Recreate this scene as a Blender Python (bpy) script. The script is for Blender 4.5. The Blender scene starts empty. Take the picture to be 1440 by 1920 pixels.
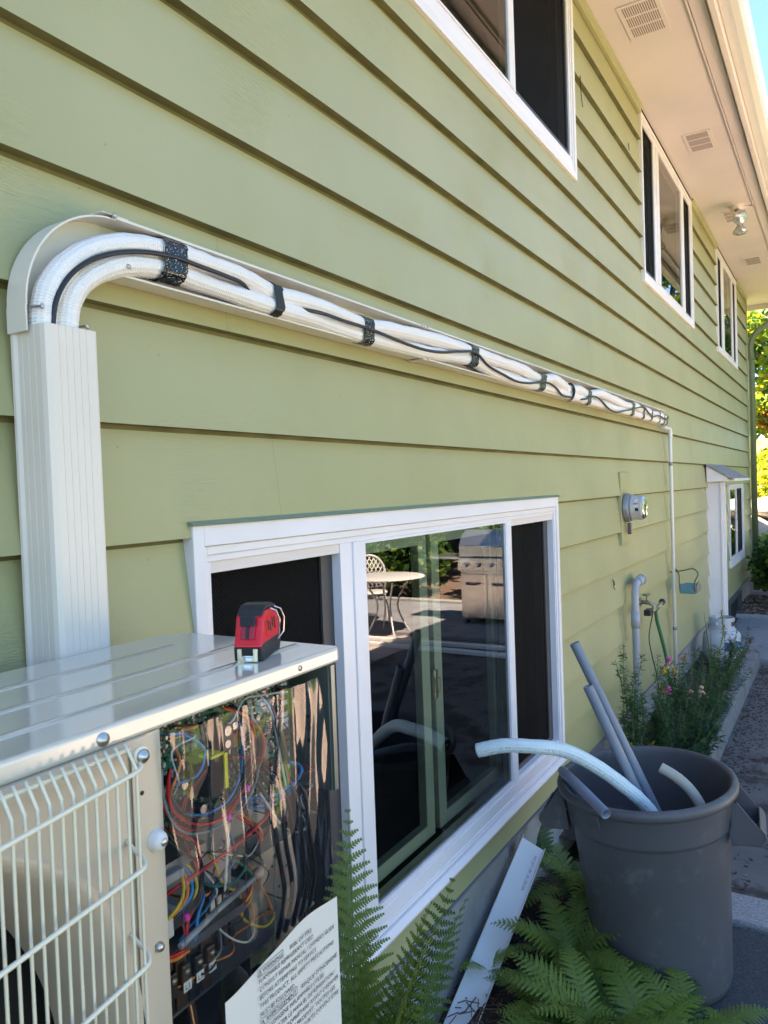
import bpy, bmesh, math, random
from mathutils import Vector, Matrix
random.seed(7)
SC = bpy.context.scene
COL = SC.collection
R = math.radians

# ------------------------------------------------------------------ camera
def make_camera():
    yaw, pitch, roll = 0.541548, 0.028588, -0.0357414
    F = Vector((-math.sin(yaw)*math.cos(pitch), math.cos(yaw)*math.cos(pitch), -math.sin(pitch)))
    R0 = F.cross(Vector((0, 0, 1))).normalized(); U0 = R0.cross(F)
    Rr = R0*math.cos(roll) + U0*math.sin(roll)
    U = -R0*math.sin(roll) + U0*math.cos(roll)
    cd = bpy.data.cameras.new("camera"); co = bpy.data.objects.new("camera", cd); COL.objects.link(co)
    m = Matrix((Rr, U, -F)).transposed().to_4x4(); m.translation = Vector((1.12, 0, 1.72))
    co.matrix_world = m
    cd.sensor_fit = 'HORIZONTAL'; cd.sensor_width = 36; cd.lens = 36*1432.74/1440
    cd.clip_start = 0.02; cd.clip_end = 400
    cd.dof.use_dof = True; cd.dof.focus_distance = 2.3; cd.dof.aperture_fstop = 22
    SC.camera = co
make_camera()
SC.render.resolution_x = 768; SC.render.resolution_y = 1024

# ------------------------------------------------------------------ sky, sun, exposure
SUN_EL, SUN_DIR = 56, Vector((-0.86, -0.5, 0)).normalized()      # direction TOWARDS the sun (horizontal)
w = bpy.data.worlds.new("World"); SC.world = w; w.use_nodes = True
nt = w.node_tree; bg = nt.nodes["Background"]
sk = nt.nodes.new("ShaderNodeTexSky"); sk.sky_type = 'NISHITA'; sk.sun_disc = False
sk.sun_elevation = R(SUN_EL); sk.sun_rotation = math.atan2(SUN_DIR.x, SUN_DIR.y)
sk.altitude = 100; sk.air_density = 1.0; sk.dust_density = 0.6; sk.ozone_density = 6.0
nt.links.new(sk.outputs[0], bg.inputs[0]); bg.inputs[1].default_value = 0.05
sd = bpy.data.lights.new("sun", 'SUN'); so = bpy.data.objects.new("sun", sd); COL.objects.link(so)
sd.energy = 5.0; sd.angle = R(0.5); sd.color = (1.0, 0.83, 0.64)
tosun = Vector((SUN_DIR.x*math.cos(R(SUN_EL)), SUN_DIR.y*math.cos(R(SUN_EL)), math.sin(R(SUN_EL))))
so.rotation_euler = tosun.to_track_quat('Z', 'Y').to_euler(); so.location = tosun*30
SC.view_settings.view_transform = 'Standard'; SC.view_settings.look = 'None'
SC.view_settings.exposure = 3.55; SC.view_settings.gamma = 1.0
SC.view_settings.use_curve_mapping = False
SC.cycles.sample_clamp_indirect = 8

# ------------------------------------------------------------------ materials
MC = {}
def mat(name, col, rough=0.5, metal=0.0, spec=0.5, bump=None, var=None, coat=0, ior=None, dirt=None):
    """bump=(scale, strength, stretch xyz), var=(scale, amount), dirt=(color, scale, threshold, softness)"""
    if name in MC: return MC[name]
    m = bpy.data.materials.new(name); m.use_nodes = True; t = m.node_tree; N = t.nodes; L = t.links
    b = N["Principled BSDF"]
    b.inputs["Base Color"].default_value = (*col, 1); b.inputs["Roughness"].default_value = rough
    b.inputs["Metallic"].default_value = metal; b.inputs["Specular IOR Level"].default_value = spec
    if coat: b.inputs["Coat Weight"].default_value = coat; b.inputs["Coat Roughness"].default_value = 0.08
    tc = N.new("ShaderNodeTexCoord")
    src = None
    if var:
        n = N.new("ShaderNodeTexNoise"); n.inputs["Scale"].default_value = var[0]; n.inputs["Detail"].default_value = 6
        L.new(tc.outputs["Object"], n.inputs["Vector"])
        h = N.new("ShaderNodeHueSaturation"); h.inputs["Color"].default_value = (*col, 1)
        mr = N.new("ShaderNodeMapRange"); mr.inputs[1].default_value = 0.3; mr.inputs[2].default_value = 0.7
        mr.inputs[3].default_value = 1-var[1]; mr.inputs[4].default_value = 1+var[1]
        L.new(n.outputs[0], mr.inputs[0]); L.new(mr.outputs[0], h.inputs["Value"]); src = h.outputs[0]
    if dirt:
        n2 = N.new("ShaderNodeTexNoise"); n2.inputs["Scale"].default_value = dirt[1]; n2.inputs["Detail"].default_value = 9
        n2.inputs["Roughness"].default_value = 0.7
        L.new(tc.outputs["Object"], n2.inputs["Vector"])
        mr = N.new("ShaderNodeMapRange"); mr.inputs[1].default_value = dirt[2]; mr.inputs[2].default_value = dirt[2]+dirt[3]
        L.new(n2.outputs[0], mr.inputs[0])
        mx = N.new("ShaderNodeMix"); mx.data_type = 'RGBA'; L.new(mr.outputs[0], mx.inputs[0])
        if src: L.new(src, mx.inputs[6])
        else: mx.inputs[6].default_value = (*col, 1)
        mx.inputs[7].default_value = (*dirt[0], 1); src = mx.outputs[2]
    if src: L.new(src, b.inputs["Base Color"])
    if bump:
        mp = N.new("ShaderNodeMapping"); mp.inputs["Scale"].default_value = bump[2] if len(bump) > 2 else (1, 1, 1)
        L.new(tc.outputs["Object"], mp.inputs[0])
        nn = N.new("ShaderNodeTexNoise"); nn.inputs["Scale"].default_value = bump[0]; nn.inputs["Detail"].default_value = 5
        L.new(mp.outputs[0], nn.inputs["Vector"])
        bp = N.new("ShaderNodeBump"); bp.inputs["Strength"].default_value = bump[1]; bp.inputs["Distance"].default_value = 0.003
        L.new(nn.outputs[0], bp.inputs["Height"]); L.new(bp.outputs[0], b.inputs["Normal"])
    MC[name] = m; return m

def siding_mat():
    m = bpy.data.materials.new("green_siding_paint"); m.use_nodes = True; t = m.node_tree; N = t.nodes; L = t.links
    b = N["Principled BSDF"]; b.inputs["Roughness"].default_value = 0.42; b.inputs["Specular IOR Level"].default_value = 0.5
    tc = N.new("ShaderNodeTexCoord")
    n = N.new("ShaderNodeTexNoise"); n.inputs["Scale"].default_value = 1.7; n.inputs["Detail"].default_value = 5
    L.new(tc.outputs["Object"], n.inputs["Vector"])
    cr = N.new("ShaderNodeValToRGB"); cr.color_ramp.elements[0].position = 0.3; cr.color_ramp.elements[1].position = 0.7
    cr.color_ramp.elements[0].color = (0.365, 0.350, 0.170, 1); cr.color_ramp.elements[1].color = (0.418, 0.394, 0.200, 1)
    L.new(n.outputs[0], cr.inputs[0])
    # pinholes / specks
    vo = N.new("ShaderNodeTexVoronoi"); vo.inputs["Scale"].default_value = 14; L.new(tc.outputs["Object"], vo.inputs["Vector"])
    lt = N.new("ShaderNodeMath"); lt.operation = 'LESS_THAN'; lt.inputs[1].default_value = 0.028; L.new(vo.outputs["Distance"], lt.inputs[0])
    mx = N.new("ShaderNodeMix"); mx.data_type = 'RGBA'; mx.inputs[7].default_value = (0.12, 0.12, 0.05, 1)
    mm = N.new("ShaderNodeMath"); mm.operation = 'MULTIPLY'; mm.inputs[1].default_value = 0.5; L.new(lt.outputs[0], mm.inputs[0])
    L.new(mm.outputs[0], mx.inputs[0]); L.new(cr.outputs[0], mx.inputs[6]); L.new(mx.outputs[2], b.inputs["Base Color"])
    # raised wood grain showing in patches
    mp = N.new("ShaderNodeMapping"); mp.inputs["Scale"].default_value = (6, 11, 75); L.new(tc.outputs["Object"], mp.inputs[0])
    g = N.new("ShaderNodeTexNoise"); g.inputs["Scale"].default_value = 2.2; g.inputs["Detail"].default_value = 6; g.inputs["Distortion"].default_value = 1.3
    L.new(mp.outputs[0], g.inputs["Vector"])
    pm = N.new("ShaderNodeTexNoise"); pm.inputs["Scale"].default_value = 3.1; pm.inputs["Detail"].default_value = 2; L.new(tc.outputs["Object"], pm.inputs["Vector"])
    pr = N.new("ShaderNodeMapRange"); pr.inputs[1].default_value = 0.47; pr.inputs[2].default_value = 0.66; pr.inputs[3].default_value = 0.06
    L.new(pm.outputs[0], pr.inputs[0])
    mu = N.new("ShaderNodeMath"); mu.operation = 'MULTIPLY'; L.new(g.outputs[0], mu.inputs[0]); L.new(pr.outputs[0], mu.inputs[1])
    lw = N.new("ShaderNodeTexNoise"); lw.inputs["Scale"].default_value = 9; L.new(tc.outputs["Object"], lw.inputs["Vector"])
    ad = N.new("ShaderNodeMath"); ad.operation = 'MULTIPLY_ADD'; ad.inputs[1].default_value = 0.35
    L.new(lw.outputs[0], ad.inputs[0]); L.new(mu.outputs[0], ad.inputs[2])
    bp = N.new("ShaderNodeBump"); bp.inputs["Strength"].default_value = 0.7; bp.inputs["Distance"].default_value = 0.0042
    L.new(ad.outputs[0], bp.inputs["Height"]); L.new(bp.outputs[0], b.inputs["Normal"])
    return m

def glass_mat(name, tint, ior=1.75, rough=0.0, k=1.0):
    m = bpy.data.materials.new(name); m.use_nodes = True; t = m.node_tree; N = t.nodes; L = t.links
    N.remove(N["Principled BSDF"]); out = N["Material Output"]
    tr = N.new("ShaderNodeBsdfTransparent"); tr.inputs[0].default_value = (*tint, 1)
    gl = N.new("ShaderNodeBsdfGlossy"); gl.inputs["Roughness"].default_value = rough
    fr = N.new("ShaderNodeFresnel"); fr.inputs[0].default_value = ior
    mu = N.new("ShaderNodeMath"); mu.operation = 'MULTIPLY'; mu.inputs[1].default_value = k; mu.use_clamp = True
    L.new(fr.outputs[0], mu.inputs[0])
    mx = N.new("ShaderNodeMixShader"); L.new(mu.outputs[0], mx.inputs[0]); L.new(tr.outputs[0], mx.inputs[1]); L.new(gl.outputs[0], mx.inputs[2])
    L.new(mx.outputs[0], out.inputs[0]); return m

def screen_mat():
    m = bpy.data.materials.new("insect_screen"); m.use_nodes = True; t = m.node_tree; N = t.nodes; L = t.links
    b = N["Principled BSDF"]; b.inputs["Base Color"].default_value = (0.006, 0.0052, 0.0052, 1); b.inputs["Roughness"].default_value = 0.8; b.inputs["Specular IOR Level"].default_value = 0.12
    out = N["Material Output"]; tr = N.new("ShaderNodeBsdfTransparent")
    tc = N.new("ShaderNodeTexCoord"); wv = N.new("ShaderNodeTexWave"); wv.inputs["Scale"].default_value = 52; wv.bands_direction = 'DIAGONAL'
    L.new(tc.outputs["Object"], wv.inputs[0])
    mr = N.new("ShaderNodeMapRange"); mr.inputs[3].default_value = 0.10; mr.inputs[4].default_value = 0.22; L.new(wv.outputs[1], mr.inputs[0])
    mx = N.new("ShaderNodeMixShader"); L.new(mr.outputs[0], mx.inputs[0]); L.new(b.outputs[0], mx.inputs[1]); L.new(tr.outputs[0], mx.inputs[2])
    L.new(mx.outputs[0], out.inputs[0]); return m

def wrap_mat(name, col, blue=0.5):
    """white embossed insulation jacket: fine hoops and lengthwise seams, from the tube's own UVs (metres, turns)"""
    m = bpy.data.materials.new(name); m.use_nodes = True; t = m.node_tree; N = t.nodes; L = t.links
    b = N["Principled BSDF"]; b.inputs["Roughness"].default_value = 0.45
    uv = N.new("ShaderNodeUVMap"); sp = N.new("ShaderNodeSeparateXYZ"); L.new(uv.outputs[0], sp.inputs[0])
    s1 = N.new("ShaderNodeMath"); s1.operation = 'MULTIPLY'; s1.inputs[1].default_value = 2*math.pi*210; L.new(sp.outputs[0], s1.inputs[0])
    s2 = N.new("ShaderNodeMath"); s2.operation = 'SINE'; L.new(s1.outputs[0], s2.inputs[0])
    a1 = N.new("ShaderNodeMath"); a1.operation = 'MULTIPLY'; a1.inputs[1].default_value = 2*math.pi*14; L.new(sp.outputs[1], a1.inputs[0])
    a2 = N.new("ShaderNodeMath"); a2.operation = 'SINE'; L.new(a1.outputs[0], a2.inputs[0])
    ad = N.new("ShaderNodeMath"); ad.operation = 'MULTIPLY_ADD'; ad.inputs[1].default_value = 0.8; L.new(a2.outputs[0], ad.inputs[0]); L.new(s2.outputs[0], ad.inputs[2])
    no = N.new("ShaderNodeTexNoise"); no.inputs["Scale"].default_value = 45; tc = N.new("ShaderNodeTexCoord"); L.new(tc.outputs["Object"], no.inputs["Vector"])
    ad2 = N.new("ShaderNodeMath"); ad2.operation = 'MULTIPLY_ADD'; ad2.inputs[1].default_value = 3.0; L.new(no.outputs[0], ad2.inputs[0]); L.new(ad.outputs[0], ad2.inputs[2])
    bp = N.new("ShaderNodeBump"); bp.inputs["Strength"].default_value = 0.55; bp.inputs["Distance"].default_value = 0.0010
    L.new(ad2.outputs[0], bp.inputs["Height"]); L.new(bp.outputs[0], b.inputs["Normal"])
    # faint printed blue lettering strip
    vo = N.new("ShaderNodeTexNoise"); vo.inputs["Scale"].default_value = 160; vo.inputs["Detail"].default_value = 1
    L.new(tc.outputs["Object"], vo.inputs["Vector"])
    g1 = N.new("ShaderNodeMath"); g1.operation = 'GREATER_THAN'; g1.inputs[1].default_value = 0.60; L.new(vo.outputs[0], g1.inputs[0])
    c1 = N.new("ShaderNodeMath"); c1.operation = 'COMPARE'; c1.inputs[1].default_value = 0.31; c1.inputs[2].default_value = 0.075; L.new(sp.outputs[1], c1.inputs[0])
    pr = N.new("ShaderNodeMath"); pr.operation = 'MULTIPLY'; L.new(g1.outputs[0], pr.inputs[0]); L.new(c1.outputs[0], pr.inputs[1])
    p2 = N.new("ShaderNodeMath"); p2.operation = 'MULTIPLY'; p2.inputs[1].default_value = blue; L.new(pr.outputs[0], p2.inputs[0])
    mx = N.new("ShaderNodeMix"); mx.data_type = 'RGBA'; mx.inputs[6].default_value = (*col, 1); mx.inputs[7].default_value = (0.30, 0.50, 0.62, 1)
    L.new(p2.outputs[0], mx.inputs[0]); L.new(mx.outputs[2], b.inputs["Base Color"])
    return m

def tape_mat():
    m = bpy.data.materials.new("black_tape"); m.use_nodes = True; t = m.node_tree; N = t.nodes; L = t.links
    b = N["Principled BSDF"]; b.inputs["Roughness"].default_value = 0.22
    tc = N.new("ShaderNodeTexCoord"); mp = N.new("ShaderNodeMapping"); mp.inputs["Scale"].default_value = (90, 260, 520)
    mp.inputs["Rotation"].default_value = (0.7, 0, 0)
    L.new(tc.outputs["Object"], mp.inputs[0]); no = N.new("ShaderNodeTexNoise"); no.inputs["Scale"].default_value = 1.1; no.inputs["Detail"].default_value = 0
    L.new(mp.outputs[0], no.inputs["Vector"])
    g = N.new("ShaderNodeMath"); g.operation = 'GREATER_THAN'; g.inputs[1].default_value = 0.70; L.new(no.outputs[0], g.inputs[0])
    mx = N.new("ShaderNodeMix"); mx.data_type = 'RGBA'; mx.inputs[6].default_value = (0.012, 0.012, 0.014, 1); mx.inputs[7].default_value = (0.5, 0.5, 0.5, 1)
    L.new(g.outputs[0], mx.inputs[0]); L.new(mx.outputs[2], b.inputs["Base Color"])
    n2 = N.new("ShaderNodeTexNoise"); n2.inputs["Scale"].default_value = 60; L.new(tc.outputs["Object"], n2.inputs["Vector"])
    bp = N.new("ShaderNodeBump"); bp.inputs["Strength"].default_value = 0.8; bp.inputs["Distance"].default_value = 0.004
    L.new(n2.outputs[0], bp.inputs["Height"]); L.new(bp.outputs[0], b.inputs["Normal"]); return m

def leaf_mat(name, col, trans=0.35, rough=0.45):
    m = bpy.data.materials.new(name); m.use_nodes = True; t = m.node_tree; N = t.nodes; L = t.links
    b = N["Principled BSDF"]; b.inputs["Base Color"].default_value = (*col, 1); b.inputs["Roughness"].default_value = rough
    b.inputs["Specular IOR Level"].default_value = 0.35
    out = N["Material Output"]; tl = N.new("ShaderNodeBsdfTranslucent"); tl.inputs[0].default_value = (min(1, col[0]*1.9), min(1, col[1]*1.7), col[2]*0.8, 1)
    mx = N.new("ShaderNodeMixShader"); mx.inputs[0].default_value = trans
    L.new(b.outputs[0], mx.inputs[1]); L.new(tl.outputs[0], mx.inputs[2]); L.new(mx.outputs[0], out.inputs[0]); return m

SIDING = siding_mat()
WHITE = mat("white_vinyl", (0.84, 0.79, 0.80), 0.32, bump=(6, 0.12), var=(3, 0.04))
WHITE_WOOD = mat("white_painted_wood", (0.82, 0.77, 0.77), 0.5, bump=(30, 0.25, (1, 0.1, 1)), var=(2.5, 0.06))
CREAM = mat("cream_paint", (0.76, 0.66, 0.60), 0.5, bump=(18, 0.25), var=(2.2, 0.05))
GUTTER = mat("cream_gutter_enamel", (0.74, 0.70, 0.64), 0.25, var=(2, 0.04))
HIDE = mat("ivory_duct_plastic", (0.74, 0.69, 0.60), 0.35, var=(4, 0.03))
HIDE2 = mat("ivory_duct_cover", (0.76, 0.68, 0.59), 0.38, var=(4, 0.03), bump=(3, 0.1))
IVORY = mat("ivory_powder_coat", (0.58, 0.49, 0.37), 0.34, bump=(400, 0.05), var=(5, 0.03))
TOPMAT = mat("ivory_gloss_top", (0.64, 0.58, 0.48), 0.12, spec=0.7, coat=0.6)
WIRE = mat("ivory_wire_coat", (0.76, 0.71, 0.54), 0.3)
BLACK = mat("black_plastic", (0.012, 0.012, 0.014), 0.4)
CABLE = mat("black_cable", (0.015, 0.018, 0.026), 0.35)
DARKIN = mat("dark_cavity", (0.015, 0.014, 0.013), 0.7)
STEEL = mat("zinc_screw", (0.55, 0.54, 0.50), 0.28, metal=0.9)
CHROME = mat("chrome", (0.75, 0.75, 0.75), 0.12, metal=1.0)
BRASS = mat("weathered_brass", (0.35, 0.31, 0.22), 0.4, metal=0.8)
CONC = mat("foundation_concrete", (0.33, 0.32, 0.31), 0.85, bump=(40, 0.8), var=(6, 0.2), dirt=((0.12, 0.10, 0.085), 5, 0.52, 0.2))
FLASHM = mat("grey_drip_flashing", (0.20, 0.21, 0.25), 0.45, metal=0.3)
HEADFL = mat("green_drip_flashing", (0.20, 0.27, 0.20), 0.4)
CANM = mat("grey_can_plastic", (0.088, 0.086, 0.092), 0.48, bump=(55, 0.12), var=(3.5, 0.10), dirt=((0.15, 0.145, 0.15), 9, 0.56, 0.16))
PVC = mat("grey_pvc", (0.19, 0.215, 0.27), 0.42, var=(9, 0.05))
PVC2 = mat("light_grey_pvc", (0.36, 0.37, 0.41), 0.42, var=(9, 0.05))
WPVC = mat("white_pvc_pipe", (0.74, 0.73, 0.72), 0.35)
BEIGEP = mat("beige_drain_hose", (0.40, 0.37, 0.31), 0.5)
GLASS = glass_mat("window_glass", (0.60, 0.72, 0.64), 1.75, k=1.25)
SCREEN = screen_mat()
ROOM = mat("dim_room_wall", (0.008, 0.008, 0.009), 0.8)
CURT = mat("brown_curtain", (0.16, 0.115, 0.075), 0.9, bump=(60, 0.5, (1, 6, 0.2)))
SCRFR = mat("charcoal_screen_frame", (0.055, 0.054, 0.058), 0.5)
JACKET = wrap_mat("white_insulation_jacket", (0.92, 0.87, 0.83), 0.45)
JACKET2 = wrap_mat("cool_white_insulation_jacket", (0.72, 0.82, 0.82), 0.6)
TAPE = tape_mat()
FOAM = mat("grey_foam_end", (0.12, 0.12, 0.14), 0.8)
SOIL = mat("dark_soil", (0.045, 0.033, 0.025), 0.95, bump=(35, 1.0), var=(12, 0.35), dirt=((0.11, 0.075, 0.045), 30, 0.55, 0.1))
PATIO = mat("patio_concrete", (0.50, 0.39, 0.33), 0.85, bump=(60, 0.5), var=(3, 0.14), dirt=((0.12, 0.08, 0.06), 3.2, 0.57, 0.06))
SLABM = mat("grey_slab", (0.22, 0.22, 0.24), 0.85, bump=(60, 0.5), var=(3, 0.14), dirt=((0.10, 0.08, 0.075), 4, 0.56, 0.1))
KERB = mat("aggregate_kerb", (0.30, 0.29, 0.285), 0.85, bump=(160, 1.0), var=(90, 0.35), dirt=((0.14, 0.12, 0.11), 14, 0.58, 0.08))
ASPH = mat("dark_asphalt", (0.05, 0.05, 0.055), 0.85, bump=(220, 1.0), var=(120, 0.5), dirt=((0.12, 0.12, 0.13), 90, 0.60, 0.05))
MULCH = mat("bark_mulch", (0.14, 0.09, 0.065), 0.9, bump=(70, 1.0), var=(30, 0.45))
PLANTK = mat("planter_concrete", (0.20, 0.19, 0.195), 0.85, bump=(70, 0.7), var=(5, 0.18), dirt=((0.09, 0.075, 0.065), 7, 0.53, 0.15))
FERN = leaf_mat("fern_green", (0.15, 0.215, 0.04), 0.3)
FERN2 = leaf_mat("fern_yellow_green", (0.21, 0.30, 0.05), 0.35)
FERN3 = leaf_mat("fern_dark_green", (0.065, 0.12, 0.03), 0.25)
STEM = mat("green_stem", (0.13, 0.17, 0.05), 0.6)
LEAF_A = leaf_mat("leaf_bright", (0.16, 0.24, 0.03), 0.45)
LEAF_B = leaf_mat("leaf_mid", (0.07, 0.14, 0.025), 0.35)
LEAF_C = leaf_mat("leaf_dark", (0.03, 0.075, 0.02), 0.3)
LEAF_Y = leaf_mat("leaf_yellow", (0.34, 0.33, 0.03), 0.45)
LEAF_R = leaf_mat("leaf_red", (0.30, 0.07, 0.05), 0.35)
BARK = mat("tree_bark", (0.10, 0.075, 0.055), 0.9, bump=(30, 1.0, (1, 1, 0.2)))
ROCK = mat("boulder_stone", (0.36, 0.32, 0.27), 0.85, bump=(9, 1.0), var=(3, 0.25), dirt=((0.14, 0.13, 0.10), 4, 0.55, 0.1))

# ------------------------------------------------------------------ mesh builder
ORI = {}
class MB:
    def __init__(s): s.v = []; s.f = []; s.m = []; s.sm = []; s.uv = {}
    def face(s, idx, mi=0, smooth=False, uv=None):
        if uv: s.uv[len(s.f)] = uv
        s.f.append(tuple(idx)); s.m.append(mi); s.sm.append(smooth)
    def poly(s, pts, mi=0, smooth=False):
        n = len(s.v); s.v += [tuple(p) for p in pts]; s.face(range(n, n+len(pts)), mi, smooth)
    def box(s, x0, x1, y0, y1, z0, z1, mi=0, M=None):
        n = len(s.v)
        P = [(x0,y0,z0),(x1,y0,z0),(x1,y1,z0),(x0,y1,z0),(x0,y0,z1),(x1,y0,z1),(x1,y1,z1),(x0,y1,z1)]
        if M: P = [tuple(M @ Vector(p)) for p in P]
        s.v += P
        for q in ((0,3,2,1),(4,5,6,7),(0,1,5,4),(1,2,6,5),(2,3,7,6),(3,0,4,7)): s.face([n+i for i in q], mi)
    def ext(s, prof, axis, lo, hi, mi=0, M=None, smooth=False):
        """closed profile extruded; axis 'z': (x,y), 'y': (x,z), 'x': (y,z)"""
        n = len(s.v); k = len(prof)
        def P(p, t):
            q = {'z': (p[0], p[1], t), 'y': (p[0], t, p[1]), 'x': (t, p[0], p[1])}[axis]
            return tuple(M @ Vector(q)) if M else q
        s.v += [P(p, lo) for p in prof] + [P(p, hi) for p in prof]
        s.face(list(range(n+k-1, n-1, -1)), mi); s.face(list(range(n+k, n+2*k)), mi)
        for i in range(k): j = (i+1) % k; s.face((n+i, n+j, n+k+j, n+k+i), mi, smooth)
    def tube(s, pts, r, segs=10, mi=0, caps=True, rfun=None, sx=1.0):
        pts = [Vector(p) for p in pts]; n0 = len(s.v); n = len(pts)
        T = [(pts[min(i+1, n-1)]-pts[max(i-1, 0)]).normalized() for i in range(n)]
        a = Vector((0, 0, 1)) if abs(T[0].z) < 0.9 else Vector((0, 1, 0))
        U = (a - T[0]*a.dot(T[0])).normalized(); d = 0; ds = [0]
        for i in range(1, n): d += (pts[i]-pts[i-1]).length; ds.append(d)
        for i in range(n):
            U = (U - T[i]*U.dot(T[i])).normalized(); V = T[i].cross(U)
            rr = (r[i] if isinstance(r, (list, tuple)) else r) * (rfun(ds[i]) if rfun else 1)
            for k in range(segs):
                an = 2*math.pi*k/segs; s.v.append(tuple(pts[i] + (U*math.cos(an) + V*math.sin(an)*sx)*rr))
        for i in range(n-1):
            for k in range(segs):
                k2 = (k+1) % segs; a0 = n0+i*segs
                s.face((a0+k, a0+k2, a0+segs+k2, a0+segs+k), mi, True,
                       uv=((ds[i], k/segs), (ds[i], (k+1)/segs), (ds[i+1], (k+1)/segs), (ds[i+1], k/segs)))
        if caps:
            s.face([n0+k for k in range(segs-1, -1, -1)], mi); s.face([n0+(n-1)*segs+k for k in range(segs)], mi)
    def lathe(s, prof, c, axis='z', segs=32, mi=0, a0=0, M=None):
        """prof: (radius, height) list revolved about axis through c"""
        n0 = len(s.v); k = len(prof)
        for j in range(segs):
            an = a0+2*math.pi*j/segs; ca, sa = math.cos(an), math.sin(an)
            for r_, h in prof:
                p = {'z': (r_*ca, r_*sa, h), 'x': (h, r_*ca, r_*sa), 'y': (r_*ca, h, r_*sa)}[axis]
                p = Vector(p)
                if M: p = M @ p
                s.v.append((c[0]+p[0], c[1]+p[1], c[2]+p[2]))
        for j in range(segs):
            j2 = (j+1) % segs
            for i in range(k-1): s.face((n0+j*k+i, n0+j2*k+i, n0+j2*k+i+1, n0+j*k+i+1), mi, True)
    def blob(s, c, r, mi=0, sub=2, jit=0.0, rnd=random, sc=(1, 1, 1)):
        bm = bmesh.new(); bmesh.ops.create_icosphere(bm, subdivisions=sub, radius=1); n = len(s.v)
        ph = [rnd.uniform(0, 6) for _ in range(6)]
        for v in bm.verts:
            k = 1 + jit*(math.sin(v.co.x*2.3+ph[0])+math.sin(v.co.y*3.1+ph[1])+math.sin(v.co.z*2.7+ph[2])+0.5*math.sin(v.co.x*6+ph[3]))
            s.v.append((c[0]+v.co.x*r*k*sc[0], c[1]+v.co.y*r*k*sc[1], c[2]+v.co.z*r*k*sc[2]))
        for f in bm.faces: s.face([n+v.index for v in f.verts], mi, True)
        bm.free()
    def mesh(s, name, mats, org):
        me = bpy.data.meshes.new(name)
        me.from_pydata([(a-org[0], b-org[1], c-org[2]) for a, b, c in s.v], [], s.f)
        for m in (mats if isinstance(mats, (list, tuple)) else [mats]): me.materials.append(m)
        me.polygons.foreach_set("material_index", s.m); me.polygons.foreach_set("use_smooth", s.sm)
        if s.uv:
            ul = me.uv_layers.new(name="UVMap")
            for fi, uvs in s.uv.items():
                p = me.polygons[fi]
                for li, u in zip(p.loop_indices, uvs): ul.data[li].uv = u
        return me
def _finish(o, bevel, recalc):
    if recalc:
        bm = bmesh.new(); bm.from_mesh(o.data); bmesh.ops.recalc_face_normals(bm, faces=bm.faces); bm.to_mesh(o.data); bm.free()
    if bevel:
        md = o.modifiers.new("bevel", 'BEVEL'); md.width = bevel; md.segments = 2; md.limit_method = 'ANGLE'; md.angle_limit = R(40)
def thing(name, label, cat, loc, group=None):
    o = bpy.data.objects.new(name, None); COL.objects.link(o); o.location = loc; o.empty_display_size = 0.05
    o['label'] = label; o['category'] = cat
    if group: o['group'] = group
    ORI[o.name] = tuple(loc); return o
def part(mb, name, m, parent, label=None, bevel=0, recalc=True, kind=None):
    org = ORI[parent.name]; o = bpy.data.objects.new(name, mb.mesh(name, m, org)); COL.objects.link(o)
    o.parent = parent; ORI[o.name] = org
    if label: o['label'] = label
    if kind: o['kind'] = kind
    _finish(o, bevel, recalc); return o
def solo(mb, name, m, label, cat, loc, group=None, bevel=0, recalc=True):
    o = bpy.data.objects.new(name, mb.mesh(name, m, loc)); COL.objects.link(o); o.location = loc
    o['label'] = label; o['category'] = cat
    if group: o['group'] = group
    _finish(o, bevel, recalc); return o
def struct(mb, name, m, bevel=0, kind='structure', recalc=True):
    o = bpy.data.objects.new(name, mb.mesh(name, m, (0, 0, 0))); COL.objects.link(o); o['kind'] = kind
    _finish(o, bevel, recalc); return o
def copy_tree(o, parent=None):
    c = o.copy(); COL.objects.link(c); c.parent = parent
    for ch in [x for x in o.children]: copy_tree(ch, c)
    return c
def cat(pts, n=8):
    """smooth curve through control points (chord-length Hermite, no overshoot)"""
    P = [Vector(p) for p in pts]; m = len(P); T = []
    for i in range(m):
        if i == 0: T.append((P[1]-P[0]).normalized())
        elif i == m-1: T.append((P[-1]-P[-2]).normalized())
        else:
            a, b = P[i]-P[i-1], P[i+1]-P[i]; la, lb = max(a.length, 1e-6), max(b.length, 1e-6)
            T.append((a/la*lb+b/lb*la)/(la+lb))
    out = []
    for i in range(m-1):
        L = (P[i+1]-P[i]).length
        for k in range(n):
            t = k/n; t2, t3 = t*t, t*t*t
            out.append(P[i]*(2*t3-3*t2+1)+T[i]*L*(t3-2*t2+t)+P[i+1]*(-2*t3+3*t2)+T[i+1]*L*(t3-t2))
    out.append(P[-1]); return out
def text_mesh(mb, s, size, M, mi=0, ext=0.0, sx=1.0, bold=0.0):
    cu = bpy.data.curves.new("t", 'FONT'); cu.body = s; cu.size = size; cu.extrude = ext; cu.offset = bold; cu.resolution_u = 2
    o = bpy.data.objects.new("t", cu); COL.objects.link(o); bpy.context.view_layer.update()
    dg = bpy.context.evaluated_depsgraph_get(); me = bpy.data.meshes.new_from_object(o.evaluated_get(dg))
    n = len(mb.v); mx = 0
    for v in me.vertices:
        mx = max(mx, v.co.x); p = M @ Vector((v.co.x*sx, v.co.y, v.co.z)); mb.v.append(tuple(p))
    for p in me.polygons: mb.face([n+i for i in p.vertices], mi)
    bpy.data.objects.remove(o); bpy.data.meshes.remove(me); return mx*sx

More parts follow.
